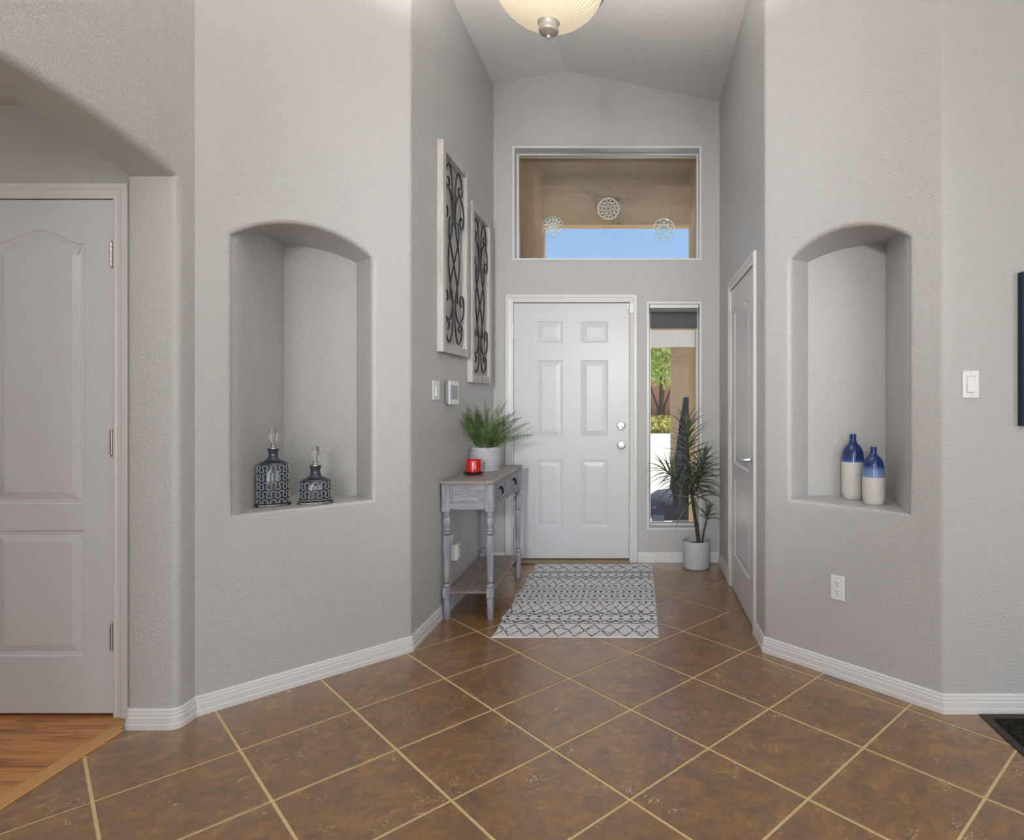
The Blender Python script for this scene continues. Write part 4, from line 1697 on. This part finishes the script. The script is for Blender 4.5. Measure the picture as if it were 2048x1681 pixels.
def rug_ink(u, v):
    """u across 0..1, v from the near edge 0..1; bands mirrored about the middle"""
    m = v if v <= 0.5 else 1.0 - v
    ws = 0.0013 * math.sin(u * 57 + v * 31) + 0.0011 * math.sin(u * 131 + v * 17)
    m2 = m + ws
    k = 0.0
    ln = lambda val, wd: 1.0 if abs(val) < wd else 0.0
    if m2 < 0.135:                      # big diamonds
        a = tri_w(u * 5.0)
        b = tri_w(u * 5.0 + 0.5)
        y_ = (m2 - 0.01) / 0.115
        k = max(ln(y_ - a, 0.05), ln(y_ - b, 0.05), ln(y_ - (a * 0.5 + 0.25), 0.032) * (1 if (u * 6) % 1 < 0.6 else 0))
    elif m2 < 0.142:
        k = 1.0
    elif m2 < 0.262:                    # zigzags with triangles between
        y_ = (m2 - 0.142) / 0.12
        a = tri_w(u * 15.0)
        k = max(ln(y_ - (0.06 + 0.13 * a), 0.045), ln(y_ - (0.94 - 0.13 * a), 0.045), ln(y_ - (0.14 + 0.13 * a), 0.02), ln(y_ - (0.86 - 0.13 * a), 0.02))
        fx = (u * 15.0) % 1.0 - 0.5
        for cc, sg in ((0.40, 1), (0.60, -1)):
            hgt_ = (y_ - cc) * sg
            if -0.10 < hgt_ < 0.07 and abs(fx) < 0.30 * (0.07 - hgt_) / 0.17 + 0.02:
                k = 1.0
    elif m2 < 0.267:
        k = 0.8
    elif m2 < 0.368:                    # crossing lattice
        y_ = (m2 - 0.267) / 0.10
        a = tri_w(u * 7.0 + 0.2)
        b = tri_w(u * 7.0 + 0.7)
        k = max(ln(y_ - a, 0.055), ln(y_ - b, 0.055))
        fx = (u * 14.0) % 1.0 - 0.5
        if y_ < 0.18 and abs(fx) < 0.2 * (0.18 - y_) / 0.18:
            k = 1.0
    elif m2 < 0.398:                    # row of small lozenges
        y_ = (m2 - 0.383) / 0.013
        fx = ((u * 22.0) % 1.0 - 0.5) / 0.36
        k = 1.0 if abs(y_) + abs(fx) < 1.0 else 0.0
    elif m2 < 0.402:
        k = 0.9
    elif m2 < 0.446:                    # fine broken chevrons
        y_ = (m2 - 0.402) / 0.044
        a = tri_w(u * 26.0)
        k = 0.75 * max(ln(y_ - 0.25 - 0.25 * a, 0.09), ln(y_ - 0.75 + 0.25 * a, 0.09), ln(y_ - 0.5, 0.04))
        k *= 0.5 + 0.5 * (math.sin(u * 83.0 + v * 11) > -0.3)
    elif m2 < 0.452:
        k = 0.9
    elif m2 < 0.486:
        y_ = (m2 - 0.468) / 0.015
        fx = ((u * 24.0) % 1.0 - 0.5) / 0.34
        k = 1.0 if abs(y_) + abs(fx) < 1.0 else 0.0
    elif m2 < 0.491:
        k = 0.9
    else:
        k = 0.4 * ln(tri_w(u * 40) - 0.5, 0.2)
    # worn print
    k *= 0.35 + 0.65 * (math.sin(u * 211 + v * 97) + math.sin(u * 61 - v * 149) > -0.9)
    return k


vs, fs, ik = [], [], []
for j in range(NY + 1):
    v = j / NY
    for i in range(NX + 1):
        u = i / NX
        ex = 0.0
        if u < 0.12:
            ex = (0.12 - u) / 0.12 * (0.008 * math.sin(v * 23) + 0.012 * math.exp(-((v - 0.17) / 0.02) ** 2))
        zw = 0.0045 + 0.0022 * math.sin(u * 9 + 1) * math.exp(-v * 14)
        if i in (0, NX) or j in (0, NY):
            zw = 0.0012
        vs.append((RX0 + u * rgw + ex, RY0 + v * rgl, zw))
        ik.append(rug_ink(u, v) if 0 < j < NY and 0 < i < NX else 0.0)
for j in range(NY):
    for i in range(NX):
        a = j * (NX + 1) + i
        fs.append((a, a + 1, a + NX + 2, a + NX + 1))
me = bpy.data.meshes.new('entry_rug')
me.from_pydata(vs, [], fs)
ca_ = me.attributes.new('ink', 'FLOAT', 'POINT')
ca_.data.foreach_set('value', ik)
me.materials.append(M['rug'])
me.polygons.foreach_set('use_smooth', [True] * len(me.polygons))
me.update()
rug = link('entry_rug', me)
tag(rug, 'grey and navy tribal patterned rug before the front door', 'rug')

# dark ribbed mat at the right
t = NT('dark_ribbed_pile')
n_ = t.noise(t.coord('Object'), 160, 3, 0.7)
t.bsdf(Base_Color=t.ramp(n_, [(0.42, lin((26, 26, 24))), (0.6, lin((60, 58, 48))), (0.72, lin((120, 114, 92)))]), Roughness=0.95, Specular_IOR_Level=0.1)
t.bump(n_, 0.8, 0.006)
M['mat_pile'] = t.m
mt = thing('door_mat', 'black ribbed mat with rubber edge at lower right', 'mat', (1.404, 1.55, 0))
MB().box((0, 0, 0.0), (0.9, 0.965, 0.005), 0.002).build('rubber_edge', plain('dark_brown_rubber', (54, 46, 42), 0.6), mt)
mb = MB()
yy = 0.035
while yy < 0.925:
    mb.box((0.035, yy, 0.004), (0.865, yy + 0.013, 0.010), 0.002)
    yy += 0.0165
o_ = mb.build('pile', M['mat_pile'], mt)
o_['kind'] = 'stuff'

# canvas on the right wall
cv = thing('canvas_picture', 'dark navy edge of canvas hung on wall beside switch', 'picture', (1.895, CR2.y, 1.192))
MB().box((-0.32, -0.034, 0.0), (0.32, -0.002, 0.634), 0.002).build('canvas', plain('navy_canvas', (34, 40, 66), 0.7), cv)
mb = MB()
for a, b in (((-0.315, -0.0021, 0.004), (0.315, 0.0, 0.03)), ((-0.315, -0.0021, 0.60), (0.315, 0.0, 0.63))):
    MB().box(a, b).build('stretcher', M['strip'], cv)

# ------------------------------------------------------------------ dracaena in the corner
t = NT('speckled_grey_planter')
n_ = t.noise(t.coord('Object'), 90, 4, 0.6)
t.bsdf(Base_Color=t.ramp(n_, [(0.3, lin((190, 194, 200))), (0.7, lin((206, 209, 214)))]), Roughness=0.6)
M['planter'] = t.m
dp = thing('potted_dracaena', 'dracaena with arching narrow leaves in grey cylinder pot', 'plant', (0.453, 4.73, 0))
MB().lathe([(0.0001, 0.0), (0.092, 0.0), (0.101, 0.010), (0.1045, 0.10), (0.1045, 0.209), (0.1035, 0.213), (0.097, 0.213), (0.096, 0.17), (0.0001, 0.168)], 56).build('pot', M['planter'], dp)
MB().lathe([(0.095, 0.178), (0.05, 0.184), (0.0001, 0.186)], 32).build('soil', plain('dark_soil_moss', (60, 52, 42), 0.95), dp)
M['stem'] = stucco('grey_brown_stem', (128, 116, 104), 120)
t = NT('dracaena_leaf')
at_ = t.n('ShaderNodeAttribute', attribute_name='rib')
n_ = t.noise(t.coord('Object', None, True), 6, 2)
edge = t.ramp(n_, [(0.3, lin((60, 72, 62))), (0.7, lin((112, 124, 106)))])
t.bsdf(Base_Color=t.mix(at_.outputs['Fac'], edge, lin((150, 166, 104))), Roughness=0.38)
M['drac'] = t.m
rd = random.Random(4)


def stem(pts, r0, r1):
    p = bez(pts, 6)
    MB().tube(p, lambda t_: r0 + (r1 - r0) * t_, 10).build('stem', M['stem'], dp)
    return p


def dleaf(base, axis, az, elev, L_, droop, wid):
    """one strap leaf starting at base, leaving the stem at angle elev from its axis"""
    ax = Vector(axis).normalized()
    e1 = ax.orthogonal().normalized()
    d2 = Matrix.Rotation(az, 3, ax) @ e1
    d = (ax * math.cos(elev) + d2 * math.sin(elev)).normalized()
    n = 9
    p = Vector(base)
    pts = [p.copy()]
    ds = []
    for i in range(n):
        ds.append(d.copy())
        p = p + d * (L_ / n)
        pts.append(p.copy())
        d = (d + Vector((0, 0, -1)) * (droop / n) * (0.4 + 1.2 * i / n)).normalized()
    ds.append(ds[-1])
    vs, rb = [], []
    lim = Vector((XR - 0.453 - 0.012, YB - 4.73 - 0.02, 0))

    def cl_(v):
        v = Vector(v)
        if v.x > lim.x:
            v.x = lim.x - 0.006 + min(0.006, (v.x - lim.x) * 0.05)
        if v.y > lim.y:
            v.y = lim.y - 0.006 + min(0.006, (v.y - lim.y) * 0.05)
        return v
    for i, q in enumerate(pts):
        t_ = i / n
        wdt = wid * (0.55 + 0.45 * math.sin(PI * min(1, t_ * 1.3))) * (1 - t_ ** 2.2) + 0.0006
        sd = ds[i].cross(Vector((0, 0, 1)))
        if sd.length < 1e-3:
            sd = Vector((1, 0, 0))
        sd.normalize()
        nn = sd.cross(ds[i]).normalized()
        vs += [cl_(q - sd * wdt + nn * wdt * 0.5), cl_(q), cl_(q + sd * wdt + nn * wdt * 0.5)]
        rb += [0.0, 0.55 * (1 - 0.7 * t_), 0.0]
    fs = []
    for i in range(n):
        a = 3 * i
        fs += [(a, a + 1, a + 4, a + 3), (a + 1, a + 2, a + 5, a + 4)]
    me = bpy.data.meshes.new('leaf')
    me.from_pydata([tuple(v) for v in vs], [], fs)
    me.polygons.foreach_set('use_smooth', [True] * len(me.polygons))
    at = me.attributes.new('rib', 'FLOAT', 'POINT')
    at.data.foreach_set('value', rb)
    me.materials.append(M['drac'])
    me.update()
    link('leaf', me, dp)


def rosette(path, k0, n, L0, L1, wid, e0, e1, droop, tip=True):
    """leaves spiralling up the path from index fraction k0 to its tip"""
    m = len(path)
    az = rd.uniform(0, 6.28)
    for i in range(n):
        t_ = i / (n - 1)
        f_ = (k0 + (1 - k0) * t_) * (m - 1)
        a = int(min(m - 2, math.floor(f_)))
        p = path[a].lerp(path[a + 1], f_ - a)
        ax = (path[a + 1] - path[a]).normalized()
        az += 2.399 + rd.uniform(-0.25, 0.25)
        dleaf(p, ax, az, e0 + (e1 - e0) * t_ ** 1.3 + rd.uniform(-0.12, 0.12), (L0 + (L1 - L0) * t_) * rd.uniform(0.85, 1.12), droop * rd.uniform(0.7, 1.3), wid)


main = stem([(0.02, 0.0, 0.17), (0.0, 0.0, 0.32), (-0.03, 0.0, 0.52), (-0.055, 0.005, 0.72), (-0.065, 0.005, 0.92), (-0.072, 0.0, 1.12)], 0.0175, 0.006)
rosette(main, 0.58, 48, 0.36, 0.20, 0.0115, 1.50, 0.40, 0.80)
lb = stem([(-0.045, 0.0, 0.58), (-0.09, -0.015, 0.63), (-0.17, -0.03, 0.70), (-0.25, -0.04, 0.765)], 0.011, 0.006)
rosette(lb, 0.25, 34, 0.30, 0.20, 0.0115, 1.50, 0.40, 1.1)
rb_ = stem([(-0.035, 0.0, 0.54), (0.0, -0.02, 0.62), (0.03, -0.02, 0.72), (0.045, -0.015, 0.82)], 0.011, 0.006)
rosette(rb_, 0.30, 36, 0.31, 0.20, 0.0115, 1.50, 0.45, 1.0)
fb = stem([(-0.02, -0.005, 0.46), (-0.03, -0.05, 0.55), (-0.03, -0.07, 0.64), (-0.025, -0.075, 0.73)], 0.010, 0.006)
rosette(fb, 0.25, 30, 0.30, 0.20, 0.0115, 1.50, 0.45, 1.0)
sm_ = stem([(0.045, 0.0, 0.17), (0.055, 0.0, 0.27), (0.075, -0.005, 0.36), (0.085, -0.005, 0.42)], 0.008, 0.005)
rosette(sm_, 0.72, 15, 0.19, 0.13, 0.0085, 1.2, 0.3, 1.1)

# ------------------------------------------------------------------ pendant light
PLX, PLY, PLZ = -0.315, 2.15, 2.571
pl = thing('pendant_light', 'cream ribbed glass bowl pendant light with silver finial', 'light', (PLX, PLY, PLZ))
t = NT('lit_cream_glass')
em = t.n('ShaderNodeEmission')
em.inputs[0].default_value = (1.0, 0.86, 0.62, 1)
em.inputs[1].default_value = 0.42
t.bsdf(Base_Color=lin((226, 214, 190)), Roughness=0.35)
ad = t.n('ShaderNodeAddShader')
t.t.links.new(t.b.outputs[0], ad.inputs[0])
t.t.links.new(em.outputs[0], ad.inputs[1])
t.t.links.new(ad.outputs[0], t.out.inputs[0])
M['bowl'] = t.m
zb = 0.056
bowl = [(0.040, zb), (0.08, zb + 0.010), (0.12, zb + 0.030), (0.155, zb + 0.060), (0.180, zb + 0.095), (0.195, zb + 0.135)]
bowl = [(p.x, p.y) for p in bez([(a, b, 0) for a, b in bowl], 5)]
bo = MB().lathe(bowl + [(r_ - 0.004, z) for r_, z in reversed(bowl)], 192, None, lambda a, r_, z: r_ * (1 + 0.016 * math.cos(54 * a)), cap=False).build('glass_bowl', M['bowl'], pl)
mb = MB().lathe([(0.0001, 0.0), (0.006, 0.002), (0.0085, 0.008), (0.007, 0.0135), (0.005, 0.0155), (0.022, 0.018), (0.033, 0.023), (0.036, 0.029), (0.034, 0.034), (0.033, 0.044), (0.036, 0.052), (0.043, 0.060), (0.044, 0.066), (0.0001, 0.068)], 40)
mb.build('finial', plain('warm_satin_nickel', (190, 182, 170), 0.45, 0.35), pl)
mb = MB().lathe([(0.193, zb + 0.128), (0.206, zb + 0.130), (0.212, zb + 0.146), (0.204, zb + 0.156), (0.190, zb + 0.154), (0.190, zb + 0.134)], 72, cap=False)
mb.build('rim', M['nickel'], pl)
mb = MB()
for k in range(3):
    a = R(30) + k * 2 * PI / 3
    mb.tube([(0.2 * math.cos(a), 0.2 * math.sin(a), zb + 0.15), (0.17 * math.cos(a), 0.17 * math.sin(a), zb + 0.30), (0.02 * math.cos(a), 0.02 * math.sin(a), zb + 0.42)], 0.005, 8)
mb.build('arm', M['nickel'], pl)
zc_ = cz(PLX) - PLZ
MB().tube([(0, 0, 0.05), (0, 0, zc_ - 0.02)], 0.007, 10).build('stem', M['nickel'], pl)
MB().lathe([(0.012, zb + 0.38), (0.03, zb + 0.40), (0.03, zb + 0.43), (0.012, zb + 0.45)], 24).build('hub', M['nickel'], pl)
MB().lathe([(0.03, zc_ - 0.04), (0.06, zc_ - 0.025), (0.065, zc_ - 0.004)], 32).build('canopy', M['nickel'], pl)
for k in range(2):
    a = k * PI + 0.6
    MB().ball((0.085 * math.cos(a), 0.085 * math.sin(a), zb + 0.085), 0.022).build('bulb', plain('frosted_bulb', (250, 244, 230), 0.4), pl)
lamp('pendant_bulb_light', 'POINT', (PLX, PLY, PLZ + zb + 0.055), 145, (1.0, 0.965, 0.93), radius=0.03)

# ------------------------------------------------------------------ lamp of the room behind the camera
rl = thing('ceiling_lamp', 'flush ceiling lamp of the room behind the camera', 'light', (1.3, -1.4, cz(1.3) - 0.16))
MB().lathe([(0.0001, 0.0), (0.10, 0.01), (0.17, 0.04), (0.19, 0.08), (0.185, 0.085)], 40).build('diffuser', M['bowl'], rl)
MB().lathe([(0.19, 0.08), (0.2, 0.085), (0.2, 0.11), (0.06, 0.15), (0.05, 0.185)], 40).build('housing', M['nickel'], rl)
lamp('ceiling_lamp_light', 'POINT', (1.3, -1.4, cz(1.3) - 0.36), 30, (1.0, 0.96, 0.92), radius=0.15)

# ------------------------------------------------------------------ added fill lights, unseen: spot behind the camera, dome in the side hall
FLX, FLY, FLZ = -0.38, -2.2, 2.0
fl_ = thing('fill_spot', 'added fill spot on a stand behind the camera, brightening the entry', 'lamp', (FLX, FLY, 0))
MB().lathe([(0.0001, 0.0), (0.16, 0.0), (0.16, 0.012), (0.02, 0.025), (0.012, 0.04)], 36).build('base', M['nickel'], fl_)
MB().cyl((0, 0, 0.03), (0, 0, FLZ - 0.02), 0.011, 12).build('pole', M['nickel'], fl_)
MB().lathe([(0.05, -0.12), (0.10, -0.06), (0.13, 0.0), (0.125, 0.0), (0.095, -0.055), (0.0001, -0.10)], 32, Matrix.Translation((0, -0.14, FLZ)) @ Matrix.Rotation(R(-90), 4, 'X')).build('shade', M['nickel'], fl_)
spd = Vector((0.26, 7.1, -0.20))
sp = lamp('fill_spot_light', 'SPOT', (FLX, FLY - 0.10, FLZ), 530, (0.97, 0.985, 1.0), (-spd).to_track_quat('Z', 'Y').to_euler(), radius=0.12)  # added fill, brightens the front door and entry walls
sp.data.spot_size = R(40)
sp.data.spot_blend = 1.0
hl = thing('hall_fill', 'added dome light on the side hall ceiling, brightening the hall door', 'light', (-2.75, 0.7, 2.51))
MB().lathe([(0.0001, -0.09), (0.07, -0.082), (0.12, -0.055), (0.14, -0.02), (0.14, 0.0)], 36).build('diffuser', M['bowl'], hl)
lamp('hall_fill_light', 'POINT', (-2.75, 0.7, 2.32), 14, (1.0, 0.95, 0.88), radius=0.10)  # added fill, lifts the brightness of the hall door
